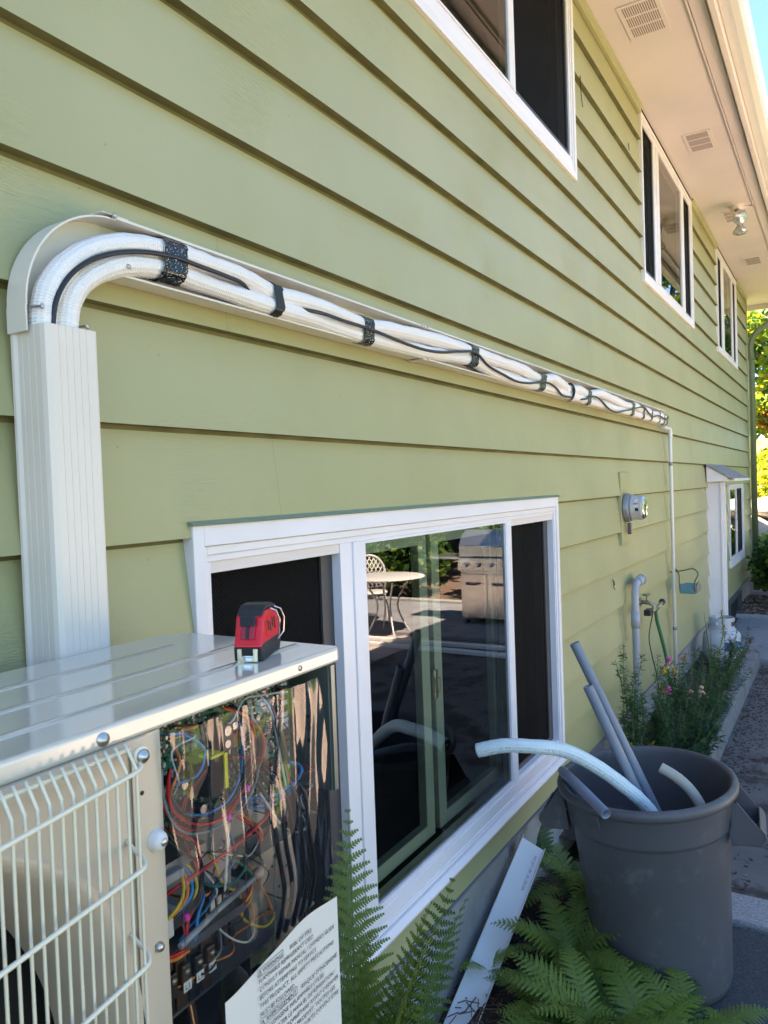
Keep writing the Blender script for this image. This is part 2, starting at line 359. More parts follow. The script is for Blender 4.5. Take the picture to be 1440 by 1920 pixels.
# ================================================================== GROUND (setting)
def ground():
    b = MB(); b.poly([(-80, -80, -0.03), (80, -80, -0.03), (80, 80, -0.03), (-80, 80, -0.03)]); struct(b, "ground", SOIL, recalc=False)
    # fern bed: bumpy soil sheet along the foundation
    b = MB(); nx, ny = 14, 70
    for j in range(ny+1):
        for i in range(nx+1):
            x = -0.1+i*(0.82/nx); y = -1+j*(4.36/ny)
            b.v.append((x, y, 0.0+0.012*math.sin(x*21+y*9)+0.012*math.sin(y*23-x*7)+random.uniform(-.006, .006)))
    for j in range(ny):
        for i in range(nx): a = j*(nx+1)+i; b.face((a, a+1, a+nx+2, a+nx+1), 0, True)
    struct(b, "soil_bed", SOIL, recalc=False)
    # planter soil
    b = MB(); nx, ny = 6, 60
    for j in range(ny+1):
        for i in range(nx+1):
            x = -0.05+i*(0.42/nx); y = 3.38+j*(4.3/ny)
            b.v.append((x, y, 0.10+random.uniform(-.012, .012)))
    for j in range(ny):
        for i in range(nx): a = j*(nx+1)+i; b.face((a, a+1, a+nx+2, a+nx+1), 0, True)
    struct(b, "planter_soil", SOIL, recalc=False)
    b = MB(); b.poly([(0.70, -6, 0.006), (9, -6, 0.006), (9, 3.02, 0.006), (0.70, 3.12, 0.006)]); struct(b, "asphalt_path", ASPH, recalc=False)
    b = MB(); b.ext([(0.50, 3.16), (9, 3.06), (9, 3.26), (0.50, 3.36)], 'z', -0.02, 0.022); struct(b, "concrete_edge_strip", KERB, bevel=0.006)
    b = MB(); b.poly([(0.46, 3.34, 0.010), (9, 3.24, 0.010), (9, 7.72, 0.010), (0.46, 7.72, 0.010)]); struct(b, "patio", PATIO, recalc=False)
    b = MB(); b.poly([(0.458, 3.345, 0.014), (2.9, 3.30, 0.014), (2.9, 7.715, 0.014), (0.458, 7.715, 0.014)]); struct(b, "concrete_path", mat("stained_path", (0.135, 0.12, 0.115), 0.85, bump=(60, 0.7), var=(2.5, 0.2), dirt=((0.055, 0.038, 0.032), 2.6, 0.50, 0.07)), recalc=False)
    b = MB(); b.box(0.0, 9, 7.72, 9.86, -0.02, 0.055); struct(b, "upper_slab", SLABM, bevel=0.01)
    b = MB(); b.box(0.0, 9, 9.86, 9.98, -0.02, 0.095); struct(b, "garden_edging", KERB, bevel=0.01)
    b = MB(); b.poly([(9, -30, -0.01), (40, -30, -0.01), (40, 9, -0.01), (9, 9, -0.01)]); struct(b, "lawn", mat("lawn_green", (0.10, 0.16, 0.04), 0.9, bump=(90, 1.0), var=(3, 0.25)), recalc=False)
    # mulch bed, lumpy
    b = MB(); nx, ny = 60, 46
    for j in range(ny+1):
        for i in range(nx+1):
            x = -2+i*(12/nx); y = 9.98+j*(6/ny)
            b.v.append((x, y, 0.05+0.05*(y-9.98)/6+random.uniform(-.02, .02)))
    for j in range(ny):
        for i in range(nx): a = j*(nx+1)+i; b.face((a, a+1, a+nx+2, a+nx+1))
    struct(b, "mulch_bed", MULCH, recalc=False)
    # loose bark chips, dead leaves
    b = MB()
    for k in range(2600):
        x = random.uniform(-0.2, 1.6); y = random.uniform(10.0, 11.6)
        s_ = random.uniform(.012, .035); a = random.uniform(0, 6.3)
        M = Matrix.Translation((x, y, 0.075+random.uniform(0, .02))) @ Matrix.Rotation(a, 4, 'Z') @ Matrix.Rotation(random.uniform(-.7, .7), 4, 'X')
        b.box(-s_, s_, -s_*.4, s_*.4, -.002, .003, random.randrange(3), M)
    o = struct(b, "bark_chips", [MULCH, mat("chip_light", (0.30, 0.22, 0.15), 0.8), mat("chip_dark", (0.07, 0.045, 0.035), 0.9)], kind='stuff')
    b = MB()
    for k in range(2200):
        t = random.random(); y = 3.36+t*4.3; x = 0.47+abs(random.gauss(0, 0.11)) if random.random() < .6 else random.uniform(.47, 2.2)
        s_ = random.uniform(.003, .009); a = random.uniform(0, 6.3)
        M = Matrix.Translation((x, y, 0.0165)) @ Matrix.Rotation(a, 4, 'Z') @ Matrix.Rotation(random.uniform(-.5, .5), 4, 'X')
        b.box(-s_, s_, -s_*.5, s_*.5, -.001, .002, random.choice((0, 0, 1, 2)), M)
    struct(b, "leaf_litter", [MC["chip_dark"], mat("litter_brown", (0.12, 0.07, 0.05), 0.9), mat("litter_pale", (0.20, 0.17, 0.15), 0.8)], kind='stuff')
    b = MB()
    for k in range(1800):
        x = random.uniform(-.06, .62); y = random.uniform(1.2, 3.2); s_ = random.uniform(.01, .035); a = random.uniform(0, 6.3)
        M = Matrix.Translation((x, y, 0.02+random.uniform(0, .02))) @ Matrix.Rotation(a, 4, 'Z') @ Matrix.Rotation(random.uniform(-.4, .4), 4, 'Y')
        b.box(-s_, s_, -.0015, .0015, -.001, .001, random.randrange(2), M)
    struct(b, "dead_fern_litter", [mat("dead_frond", (0.20, 0.12, 0.07), 0.9), MC["litter_brown"]], kind='stuff')
ground()

# ================================================================== HOUSE
HY0, HY1 = -7.0, 11.9
ZB = [0.357, 0.567, 0.777, 0.993, 1.207, 1.423, 1.638, 1.858, 2.071, 2.284, 2.499, 2.712, 2.926, 3.140, 3.354, 3.570, 3.785, 4.0, 4.22]
WINS = dict(                                                   # y0, y1, z0, z1 of the casing's outer edge
    a=(1.110, 3.400, 0.462, 1.662), b=(1.30, 3.848, 3.232, 4.19), c=(5.36, 7.36, 3.060, 4.19), d=(8.95, 10.68, 3.080, 4.19), e=(9.56, 10.98, 0.675, 1.638))
house = thing("house", "sage green two storey house with lap siding, white windows and deep cream eaves", "house", (0, 2.5, 0))
def siding():
    EDGE = mat("painted_lap_shade", (0.155, 0.14, 0.05), 0.8, var=(9, .25))  # lap shadow painted in as dark ochre: board undersides and strip below each lap
    b = MB(); rects = [(v[0]+.01, v[1]-.01, v[2]+.01, v[3]-.01) for v in WINS.values()]
    rnd = random.Random(3)
    for i in range(len(ZB)-1):
        zb, zt = ZB[i], ZB[i+1]
        X = lambda z: -0.0235*(z-zb)/(zt-zb)
        zs = sorted({zb, zt-.009, zt} | {r[k] for r in rects for k in (2, 3) if zb < r[k] < zt})
        joints = sorted(rnd.uniform(HY0, HY1) for _ in range(5))
        for z0, z1 in zip(zs, zs[1:]):
            cut = [(r[0], r[1]) for r in rects if r[2] < (z0+z1)/2 < r[3]] + [(j-.0004, j+.0004) for j in joints] + ([(5.925, 5.931)] if z1 < 2.08 else []) + ([(4.528, 4.534)] if z1 < 1.01 else [])
            y = HY0
            for c0, c1 in sorted(cut)+[(HY1, HY1)]:
                if c0 > y:
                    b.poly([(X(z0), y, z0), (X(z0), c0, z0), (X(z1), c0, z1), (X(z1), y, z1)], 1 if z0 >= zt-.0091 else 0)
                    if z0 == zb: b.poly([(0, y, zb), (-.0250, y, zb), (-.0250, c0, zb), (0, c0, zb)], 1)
                y = max(y, c1)
    # far gable return of the same lap boards
    for i in range(len(ZB)-1):
        zb, zt = ZB[i], ZB[i+1]
        b.poly([(-.02, HY1, zb), (-8, HY1, zb), (-8, HY1-.015, zt), (-.02, HY1-.015, zt)])
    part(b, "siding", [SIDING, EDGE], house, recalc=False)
siding()
def cracks():
    for pts in ([(.001, 3.955, 3.80), (.001, 3.962, 3.72), (-.001, 3.99, 3.655)], [(-.008, 4.362, 1.168), (-.007, 4.372, 1.150), (-.005, 4.368, 1.125), (-.003, 4.385, 1.105)], [(-.012, 4.375, 1.165), (-.009, 4.392, 1.150), (-.006, 4.388, 1.13)], [(.0, 4.995, 3.84), (.0, 5.005, 3.80)]):
        b = MB(); b.tube(cat([(x+.0015, y, z) for x, y, z in pts], 5), .0022, 6); part(b, "crack", DARKIN, house)
cracks()
def sheathing():
    b = MB(); rects = sorted([(v[0]+.012, v[1]-.012, v[2]+.012, v[3]-.012) for v in WINS.values()])
    zs = sorted({0.33, 4.22} | {r[k] for r in rects for k in (2, 3)})
    for z0, z1 in zip(zs, zs[1:]):
        y = HY0
        for c0, c1 in sorted((r[0], r[1]) for r in rects if r[2] < (z0+z1)/2 < r[3])+[(HY1-.02, HY1-.02)]:
            if c0 > y: b.box(-.12, -.0255, y, c0, z0, z1)
            y = max(y, c1)
    b.box(-8, -7.9, HY0, HY1-.02, 0, 4.22); b.box(-7.9, -.12, HY0, HY0+.1, 0, 4.22); b.box(-7.9, -.12, HY1-.12, HY1-.02, 0, 4.22)
    part(b, "wall_core", mat("wall_core", (0.20, 0.22, 0.12), 0.8), house)
    b = MB(); b.box(-.2, -.032, HY0, HY1-.02, -.1, 0.352); part(b, "foundation", CONC, house)
    b = MB(); b.ext([(-.031, .340), (-.004, .340), (.003, .345), (.003, .350), (-.017, .356), (-.031, .356)], 'y', HY0, HY1-.02)
    part(b, "drip_flashing", FLASHM, house)
    b = MB(); b.box(-.028, .006, HY1-.03, HY1+.012, .36, 4.22); part(b, "corner_board", SIDING, house, bevel=.002)
    # frieze moulding under the soffit in siding paint
    b = MB()
    b.ext([(-.016, 4.172), (.004, 4.172), (.008, 4.182), (.008, 4.196), (.018, 4.204), (.018, 4.219), (-.016, 4.219)], 'y', HY0, 1.30)
    part(b, "frieze_moulding", SIDING, house)
    for y0, y1 in ((3.848, 5.36), (7.36, 8.95), (10.68, HY1)):
        b = MB(); b.ext([(-.016, 4.172), (.004, 4.172), (.008, 4.182), (.008, 4.196), (.018, 4.204), (.018, 4.219), (-.016, 4.219)], 'y', y0, y1)
        part(b, "frieze_moulding", SIDING, house)
sheathing()

def ring(b, y0, y1, z0, z1, wl, wr, wb, wt, x0, x1, mi=0):
    """rectangular frame of butted members"""
    b.box(x0, x1, y0, y0+wl, z0, z1, mi); b.box(x0, x1, y1-wr, y1, z0, z1, mi)
    b.box(x0, x1, y0+wl, y1-wr, z0, z0+wb, mi); b.box(x0, x1, y0+wl, y1-wr, z1-wt, z1, mi)
def window(key, lites, zi, cas=(.04, .035, .04, .045), label=None, curtain=False, sashes=None):
    gx, sx_ = (-.014, -.040) if key == 'a' else (-.013, -.020); so = sx_+.040
    """lites: (ya, yb, kind); zi: (bottom, top) of the daylight opening"""
    y0, y1, z0, z1 = WINS[key]; cl, cr, cb, ct = cas
    b = MB(); ring(b, y0, y1, z0, z1, cl, cr, cb, ct, -.03, .0055)
    win = part(b, "window", WHITE_WOOD, house, label, bevel=.002)
    zb, zt = zi; a0, a1 = y0+cl, y1-cr
    f = MB()
    ring(f, a0+.001, a1-.001, z0+cb+.001, z1-ct-.001, .012, .014, .020, .018, -.07, -.001)
    f.box(-.06, -.004, a0+.013, a1-.015, z0+cb+.021, zb-.012); f.box(-.06, -.009, a0+.013, a1-.015, zb-.0118, zb)
    f.box(-.06, -.006, a0+.013, a1-.015, zt, z1-ct-.019)
    prev = a0+.013
    for i, (ya, yb, kd) in enumerate(lites):
        if ya-prev > .004:
            if i == 0: f.box(-.065, -.006, prev, ya, zb, zt)
            else:
                mid = (prev+ya)/2; f.box(-.05, -.007 if kd == 'g' else -.002, prev, mid, zb, zt); f.box(-.06, -.002 if kd == 'g' else -.007, mid+.0005, ya, zb, zt)
        prev = yb
    if a1-.015-prev > .004: f.box(-.065, -.006, prev, a1-.015, zb, zt)
    part(f, "frame", WHITE, win, bevel=.0018)
    for ya, yb, kd in lites:
        if kd == 'g':
            g = MB(); ring(g, ya, yb, zb, zt, .008, .008, .008, .008, gx-.004, gx+.009); part(g, "glazing_bead", WHITE, win)
            g = MB(); g.poly([(gx, ya+.007, zb+.007), (gx, yb-.007, zb+.007), (gx, yb-.007, zt-.007), (gx, ya+.007, zt-.007)])
            part(g, "pane", GLASS, win, recalc=False)
        else:
            g = MB(); ring(g, ya+.001, yb-.001, zb+.001, zt-.001, .018, .05 if key == 'a' else .018, .02, .006, -.048+so, -.034+so); part(g, "screen_frame", SCRFR, win)
            g = MB(); g.poly([(sx_, ya+.012, zb+.012), (sx_, yb-.012, zb+.012), (sx_, yb-.012, zt-.004), (sx_, ya+.012, zt-.004)])
            part(g, "screen", SCREEN, win, recalc=False)
            if key == 'a': g = MB(); g.box(-.034, -.010, ya+.001, yb-.001, zt-.024, zt-.0005); part(g, "header_track", CREAM, win)
    if sashes:
        for (ya, yb) in sashes:
            g = MB(); ring(g, ya, yb, zb+.004, zt-.004, .055, .055, .045, .045, -.105, -.075)
            sh = part(g, "inner_sash", WHITE, win, bevel=.002)
            g = MB(); g.poly([(-.09, ya+.05, zb+.04), (-.09, yb-.05, zb+.04), (-.09, yb-.05, zt-.04), (-.09, ya+.05, zt-.04)]); 
        g = MB(); g.box(-.075, -.062, 2.258, 2.282, 1.01, 1.11); g.box(-.062, -.050, 2.262, 2.276, 1.035, 1.085); part(g, "latch", STEEL, win, bevel=.003)
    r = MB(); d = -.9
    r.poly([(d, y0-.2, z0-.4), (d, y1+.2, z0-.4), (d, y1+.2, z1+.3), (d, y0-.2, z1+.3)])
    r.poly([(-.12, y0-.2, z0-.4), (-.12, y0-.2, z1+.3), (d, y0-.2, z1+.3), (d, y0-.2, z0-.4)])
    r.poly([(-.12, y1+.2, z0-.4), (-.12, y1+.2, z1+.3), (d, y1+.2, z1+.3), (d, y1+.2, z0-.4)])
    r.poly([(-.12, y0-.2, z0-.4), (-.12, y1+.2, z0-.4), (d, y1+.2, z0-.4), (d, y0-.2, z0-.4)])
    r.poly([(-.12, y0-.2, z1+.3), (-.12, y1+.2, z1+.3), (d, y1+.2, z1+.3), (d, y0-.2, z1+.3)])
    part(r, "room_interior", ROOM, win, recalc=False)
    if curtain:
        for ya, yb, xo in curtain:
            g = MB(); n = 60; pts = []
            for i in range(n+1):
                t = i/n; pts.append((xo+.035*math.sin(t*(yb-ya)*70)+.01*math.sin(t*31), ya+t*(yb-ya)))
            for i in range(n):
                (xa, yA), (xb, yB) = pts[i], pts[i+1]
                k = len(g.v); wv = .012
                g.v += [(xa, yA, z0-.2), (xb, yB, z0-.2), (xb, yB+wv, z1), (xa, yA+wv, z1)]; g.face((k, k+1, k+2, k+3), 0, True)
            part(g, "curtain", CURT, win, recalc=False)
    return win
window('a', [(1.168, 1.645, 's'), (1.757, 2.790, 'g'), (2.846, 3.350, 's')], (.555, 1.584), cas=(.032, .030, .018, .044),
       label="lower window with open side screens and dark centre pane", curtain=[(1.12, 1.40, -.22), (3.05, 3.4, -.2)], sashes=[(1.70, 2.250), (2.285, 2.84)])
window('b', [(1.42, 1.98, 's'), (2.06, 2.983, 'g'), (3.046, 3.78, 's')], (3.335, 4.12), cas=(.04, .030, .035, .035), label="nearest upstairs window, cut off at the top of the picture")
window('c', [(5.42, 5.78, 's'), (5.95, 6.86, 'g'), (7.00, 7.30, 's')], (3.145, 4.135), cas=(.030, .03, .030, .03), label="middle upstairs window under the eave")
window('d', [(9.01, 9.34, 's'), (9.50, 10.26, 'g'), (10.38, 10.62, 's')], (3.16, 4.135), cas=(.030, .03, .030, .03), label="farthest upstairs window under the eave")
window('e', [(9.63, 10.26, 'g'), (10.34, 10.91, 's')], (.78, 1.585), cas=(.030, .03, .05, .03), label="small lower window beside the downspout")
def window_head():
    b = MB(); b.ext([(-.02, 1.6635), (.009, 1.6635), (.011, 1.661), (.013, 1.664), (.009, 1.667), (-.004, 1.671), (-.02, 1.671)], 'y', 1.104, 3.408)
    part(b, "window_drip_cap", HEADFL, house)
    b = MB(); b.ext([(.006, .455), (.018, .455), (.020, .463), (.010, .482), (.006, .482)], 'y', 1.113, 3.397); part(b, "window_sill_nose", WHITE, house)
window_head()

def eaves():
    S0, S1 = HY0, 12.45
    b = MB(); b.box(-.0, .470, S0, S1, 4.220, 4.232); b.box(-.9, 0, HY1+.02, S1, 4.2205, 4.232); part(b, "soffit", CREAM, house)
    b = MB(); b.ext([(.470, 4.200), (.545, 4.200), (.545, 4.212), (.552, 4.212), (.552, 4.235), (.470, 4.235)], 'y', S0, S1); part(b, "soffit_trim", CREAM, house, bevel=.0015)
    b = MB(); b.box(.556, .566, S0, S1, 4.185, 4.25); b.box(.5665, .596, S0, S1, 4.150, 4.34); b.box(-.9, .596, S1, S1+.03, 4.150, 4.34)
    part(b, "fascia", CREAM, house, bevel=.0015)
    g = [(.598, 4.215), (.655, 4.205), (.690, 4.212), (.707, 4.235), (.710, 4.262), (.722, 4.285), (.724, 4.305), (.716, 4.309), (.712, 4.300), (.700, 4.262), (.690, 4.235), (.655, 4.217), (.604, 4.224), (.604, 4.31), (.598, 4.31)]
    b = MB(); b.ext(g, 'y', S0, S1+.03, smooth=False); part(b, "gutter", GUTTER, house, bevel=.002)
    # downspout at the far corner: elbow from the gutter back to the corner, then down
    dn = MAT_DN = mat("green_downspout_paint", (0.16, 0.19, 0.085), 0.45)
    pts = cat([(.66, 12.2, 4.20), (.62, 12.18, 4.10), (.34, 12.06, 3.90), (.09, 11.97, 3.72), (.045, 11.955, 3.62), (.045, 11.955, 3.3)], 5)+[Vector((.045, 11.955, .12))]
    b = MB(); b.tube(pts, .042, 12)
    d = part(b, "downspout", dn, house)
    for z in (3.36, 1.9): b = MB(); b.box(-.01, .10, 11.905, 11.91, z, z+.02); part(b, "downspout_strap", dn, d)
    # roof
    b = MB(); zr = 4.31
    b.ext([(.66, zr), (-4.0, zr+1.65), (-8.7, zr), (-8.7, zr+.05), (-4.0, zr+1.72), (.66, zr+.05)], 'y', S0-.1, S1+.1)
    part(b, "roof", mat("brown_shingles", (0.10, 0.08, 0.07), 0.9, bump=(25, 1.0), var=(20, .3)), house)
    for y in (HY0, HY1-.02):
        b = MB(); b.ext([(-.02, 4.22), (-8, 4.22), (-4, 5.75)], 'y', y-.03, y); part(b, "gable", SIDING, house)
    # slotted vents in the soffit
    for i, (x0, x1, y0, y1) in enumerate(((.130, .345, 4.20, 4.555), (.155, .345, 5.99, 6.355), (.170, .360, 7.92, 8.28), (.175, .365, 9.72, 10.07))):
        v = MB(); v.box(x0, x1, y0, y1, 4.2140, 4.2195)
        vo = part(v, "soffit_vent", CREAM, house, bevel=.001)
        s_ = MB(); rows = 3; n = 15; rl = (y1-y0-.05)/rows
        for r_ in range(rows):
            for k in range(n):
                xx = x0+.022+(x1-x0-.044)*(k+.5)/n; ya = y0+.02+r_*(rl+.005)
                s_.box(xx-.0028, xx+.0028, ya, ya+rl-.012, 4.2132, 4.2139)
        part(s_, "vent_slots", mat("vent_shadow_gap", (0.26, 0.20, 0.17), 0.9), vo)
eaves()

def entry_hood():
    # white boxed trim around the side door with a small shingled hood over it
    b = MB(); b.box(-.02, .108, 7.95, 8.00, .05, 1.684); b.box(.1082, .128, 7.94, 8.01, .05, 1.684); b.box(.1282, .152, 7.955, 7.99, .05, 1.684)
    part(b, "door_casing", WHITE_WOOD, house, bevel=.003)
    b = MB(); b.box(-.018, .01, 8.012, 8.9, .08, 1.66); part(b, "door", WHITE_WOOD, house)
    b = MB(); b.ext([(.0, 1.685), (.185, 1.690), (.185, 1.725), (0, 1.845)], 'y', 7.88, 7.905); b.ext([(.0, 1.685), (.185, 1.690), (.185, 1.725), (0, 1.845)], 'y', 9.15, 9.175)
    b.box(.175, .19, 7.906, 9.149, 1.685, 1.722)
    h = part(b, "door_hood", WHITE_WOOD, house, bevel=.002)
    b = MB(); b.ext([(.0, 1.848), (.235, 1.700), (.240, 1.712), (.0, 1.862)], 'y', 7.86, 9.20); part(b, "hood_shingles", mat("grey_shingles", (0.30, 0.29, 0.28), .9, bump=(60, 1.0), var=(40, .4)), h)
    b = MB(); b.box(.236, .250, 7.855, 9.205, 1.690, 1.712); part(b, "hood_drip_edge", WHITE, h)
    b = MB(); ring(b, 9.12, 10.22, .03, .34, .03, .03, .03, .03, -.03, .04); v = part(b, "crawlspace_vent", SCRFR, house)
    b = MB(); b.box(-.03, -.01, 9.14, 10.2, .05, .32); part(b, "vent_screen", DARKIN, v)
    # small capped patch panel in siding paint behind the electricity meter
    b = MB(); b.box(-.02, .0015, 4.565, 4.80, 1.345, 1.775); part(b, "meter_back_panel", SIDING, house, bevel=.002)
entry_hood()

# ================================================================== LINE-SET DUCT
def screw(parent, c, d, r=.0035, ln=.018):
    """self-tapping screw: c = head centre, d = direction the shank runs"""
    d = Vector(d).normalized(); c = Vector(c); b = MB()
    q = d.to_track_quat('Z', 'Y').to_matrix()
    b.lathe([(0, -.0022), (r*.6, -.0020), (r, -.0006), (r*1.05, .0012), (r*.45, .0018), (r*.40, ln), (0, ln+.002)], c, 'z', 12, M=q)
    return part(b, "screw", STEEL, parent)
ECY, ECZ, RI, RO = .915, 2.025, .086, .180
def duct():
    t = thing("line_duct", "ivory open duct running from the outdoor unit up and along the siding", "duct", (0, .8, 1.5))
    # vertical snap-on cover with fine ribs
    pf = []; y0, y1, x1 = .744, .842, .080
    pf += [(0.0, y0-.004), (.006, y0-.004), (.012, y0)]
    for k in range(3):
        xx = .022+k*.016; pf += [(xx, y0), (xx+.0008, y0+.0009), (xx+.0016, y0)]
    pf += [(x1-.012, y0), (x1-.0035, y0+.0025), (x1, y0+.011)]
    for k in range(5):
        yy = y0+.024+k*.0125; pf += [(x1, yy), (x1-.0009, yy+.0007), (x1, yy+.0014)]
    pf += [(x1, y1-.006), (x1-.002, y1-.002), (x1-.006, y1), (0.0, y1)]
    b = MB(); b.ext(pf, 'z', .50, 1.995); part(b, "vertical_cover", HIDE2, t)
    # elbow: back plate and two curved side walls
    n = 22; A = [math.pi + (math.pi/2)*k/n*-1 for k in range(n+1)]   # from straight left (-y) round to straight up
    b = MB()
    def P(r, a, x): return (x, ECY+r*math.cos(a), ECZ+r*math.sin(a))
    def wall(r0, r1, xa, xb, A=A):
        s = len(b.v)
        for a in A: b.v += [P(r0, a, xa), P(r1, a, xa), P(r1, a, xb), P(r0, a, xb)]
        m = len(A)
        for i in range(m-1):
            for k in range(4): k2 = (k+1) % 4; b.face((s+4*i+k, s+4*i+k2, s+4*i+4+k2, s+4*i+4+k), 0, False)
        b.face((s, s+1, s+2, s+3)); b.face((s+4*m-1, s+4*m-2, s+4*m-3, s+4*m-4))
    wall(RO-.003, RO, .002, .050); wall(RI, RI+.003, .002, .047); wall(RI+.003, RO-.003, .004, .008)
    b.box(.002, .050, ECY-RO-.001, ECY-RO+.002, 1.985, ECZ); b.box(.002, .047, ECY-RI-.003, ECY-RI, 1.985, ECZ)
    b.box(.004, .008, ECY-RO+.002, ECY-RI-.003, 1.985, ECZ)
    part(b, "elbow", HIDE, t)
    # horizontal trays
    zb, zt = ECZ+RI, ECZ+RO
    for i, (ya, yb) in enumerate(((ECY-.004, 2.045), (2.049, 3.60), (3.604, 5.68))):
        b = MB(); o = .0025
        b.ext([(.000, zb-.001), (.042, zb-.001), (.047, zb-.003), (.051, zb-.003), (.051, zb+.001), (.044, zb+.002), (.004, zb+.002), (.004, zt-.002),
               (.044, zt-.002), (.049, zt-.001), (.053, zt-.0015), (.053, zt+.003), (.046, zt+.003), (.042, zt+.001), (.000, zt+.001)], 'y', ya, yb)
        b.box(.0040, .0046, ya+.01, yb-.01, zb+.03, zb+.032)
        part(b, "tray", HIDE, t)
    b = MB(); b.box(.002, .0515, ECY-.030, ECY+.026, zt+.0035, zt+.0055)
    part(b, "joint_sleeve", HIDE, t, bevel=.001)
    for y in (2.047, 3.602):
        b = MB(); b.box(.001, .055, y-.018, y+.018, zt+.0035, zt+.0055); part(b, "joint_clip", HIDE, t, bevel=.001)
        b = MB(); b.box(.001, .053, y-.018, y+.018, zb-.0055, zb-.0035); part(b, "joint_clip", HIDE, t, bevel=.001)
    screw(t, (.060, .905, zt+.001), (-1, 0, -.1), .0045); screw(t, (.066, .925, zb+.012), (-1, 0, -.2), .0045)
    screw(t, (.068, ECY-RO+.016, 2.022), (-1, -.6, 0), .0045, .024); screw(t, (.062, ECY-RI+.008, 2.006), (-1, -.5, 0), .0045, .022)
    for y in (2.03, 2.065): screw(t, (.056, y, zt+.002), (-1, 0, 0), .0028, .01); screw(t, (.054, y, zb-.001), (-1, 0, 0), .0028, .01)
duct()

def line_set():
    t = thing("line_set", "bundle of white insulated pipes and black cable taped together in the duct", "pipes", (.045, .79, 1.98))
    def elbow(r, x, z0=1.90):
        pts = [(x, ECY-r, z0), (x, ECY-r, 1.95)]
        for k in range(0, 15): a = math.pi-(math.pi/2)*k/14; pts.append((x, ECY+r*math.cos(a), ECZ+.0+r*math.sin(a)))
        return pts
    A = [(.043, .770, 1.90), (.043, .769, 1.97), (.043, .768, 2.005), (.043, .777, 2.047), (.043, .806, 2.092), (.043, .850, 2.131), (.044, .914, 2.160), (.045, .965, 2.172), (.046, 1.03, 2.178), (.045, 1.12, 2.180), (.046, 1.22, 2.178), (.044, 1.285, 2.172), (.043, 1.338, 2.163), (.046, 1.46, 2.166), (.050, 1.60, 2.160), (.049, 1.706, 2.153),
        (.047, 1.83, 2.164), (.046, 2.00, 2.174), (.048, 2.22, 2.179), (.048, 2.38, 2.178), (.046, 2.6, 2.176), (.047, 2.85, 2.174), (.050, 3.06, 2.158), (.055, 3.22, 2.172), (.050, 3.38, 2.160), (.047, 3.46, 2.149), (.050, 3.6, 2.163),
        (.049, 3.73, 2.155), (.053, 3.95, 2.176), (.049, 4.25, 2.172), (.050, 4.64, 2.163), (.053, 4.78, 2.172), (.050, 4.92, 2.160), (.052, 5.08, 2.166), (.050, 5.24, 2.16), (.05, 5.45, 2.165), (.05, 5.69, 2.16)]
    B = [(.045, .806, 1.90), (.045, .806, 1.97), (.045, .809, 2.010), (.045, .820, 2.050), (.045, .848, 2.085), (.045, .885, 2.110), (.045, .925, 2.128), (.045, .97, 2.138), (.045, 1.03, 2.143), (.044, 1.12, 2.140), (.046, 1.22, 2.136), (.047, 1.338, 2.132), (.045, 1.46, 2.132), (.042, 1.60, 2.128), (.044, 1.706, 2.125),
        (.045, 1.86, 2.126), (.047, 2.00, 2.128), (.043, 2.22, 2.140), (.046, 2.38, 2.148), (.044, 2.6, 2.128), (.046, 2.85, 2.122), (.045, 3.06, 2.127), (.044, 3.22, 2.132), (.047, 3.46, 2.122), (.045, 3.6, 2.125),
        (.046, 3.73, 2.122), (.045, 3.95, 2.126), (.046, 4.25, 2.123), (.045, 4.64, 2.128), (.046, 4.92, 2.124), (.047, 5.24, 2.126), (.045, 5.69, 2.126)]
    rf = lambda s: 1+.045*math.sin(s*23)+.03*math.sin(s*57+1)
    for P_, ph in ((A, 0), (B, 2)):
        b = MB(); b.tube(cat(P_, 9), .0205 if P_ is A else .0195, 28, rfun=lambda s, ph=ph: 1+.045*math.sin(s*17+ph)+.035*math.sin(s*41+ph)+.02*math.sin(s*130+ph*3)+.012*math.sin(s*480)); part(b, "insulated_pipe", JACKET, t)
    c = MB(); c.tube(cat([(.024, .93, 2.15), (.024, 1.3, 2.145), (.026, 2.2, 2.15), (.024, 3.3, 2.145), (.026, 4.4, 2.15), (.025, 5.68, 2.146)], 8), .013, 12); part(c, "insulated_pipe", JACKET, t)
    K = [(.060, .779, 1.90), (.062, .771, 1.98), (.064, .780, 2.040), (.064, .805, 2.080), (.065, .842, 2.112), (.066, .897, 2.139), (.067, .955, 2.155), (.068, 1.03, 2.164), (.068, 1.10, 2.162), (.067, 1.17, 2.160), (.062, 1.225, 2.157), (.050, 1.27, 2.141), (.040, 1.335, 2.143), (.052, 1.42, 2.144), (.067, 1.48, 2.144), (.068, 1.60, 2.142), (.071, 1.706, 2.140),
        (.070, 1.80, 2.136), (.070, 1.92, 2.130), (.068, 2.02, 2.130), (.069, 2.12, 2.137), (.069, 2.26, 2.158), (.073, 2.38, 2.168), (.071, 2.47, 2.142), (.070, 2.62, 2.124), (.069, 2.76, 2.1130), (.069, 2.88, 2.119), (.072, 3.06, 2.141),
        (.071, 3.14, 2.142), (.070, 3.22, 2.132), (.068, 3.30, 2.110), (.070, 3.40, 2.110), (.073, 3.455, 2.118), (.075, 3.462, 2.150), (.06, 3.463, 2.176), (.045, 3.47, 2.176), (.05, 3.55, 2.12), (.068, 3.64, 2.120), (.073, 3.73, 2.138), (.073, 3.82, 2.146), (.072, 3.92, 2.137), (.071, 4.05, 2.110), (.071, 4.2, 2.096), (.073, 4.42, 2.120),
        (.074, 4.64, 2.146), (.073, 4.78, 2.166), (.076, 4.90, 2.172), (.074, 5.02, 2.150), (.072, 5.14, 2.130), (.074, 5.24, 2.142), (.073, 5.38, 2.152), (.074, 5.55, 2.140), (.074, 5.68, 2.158)]
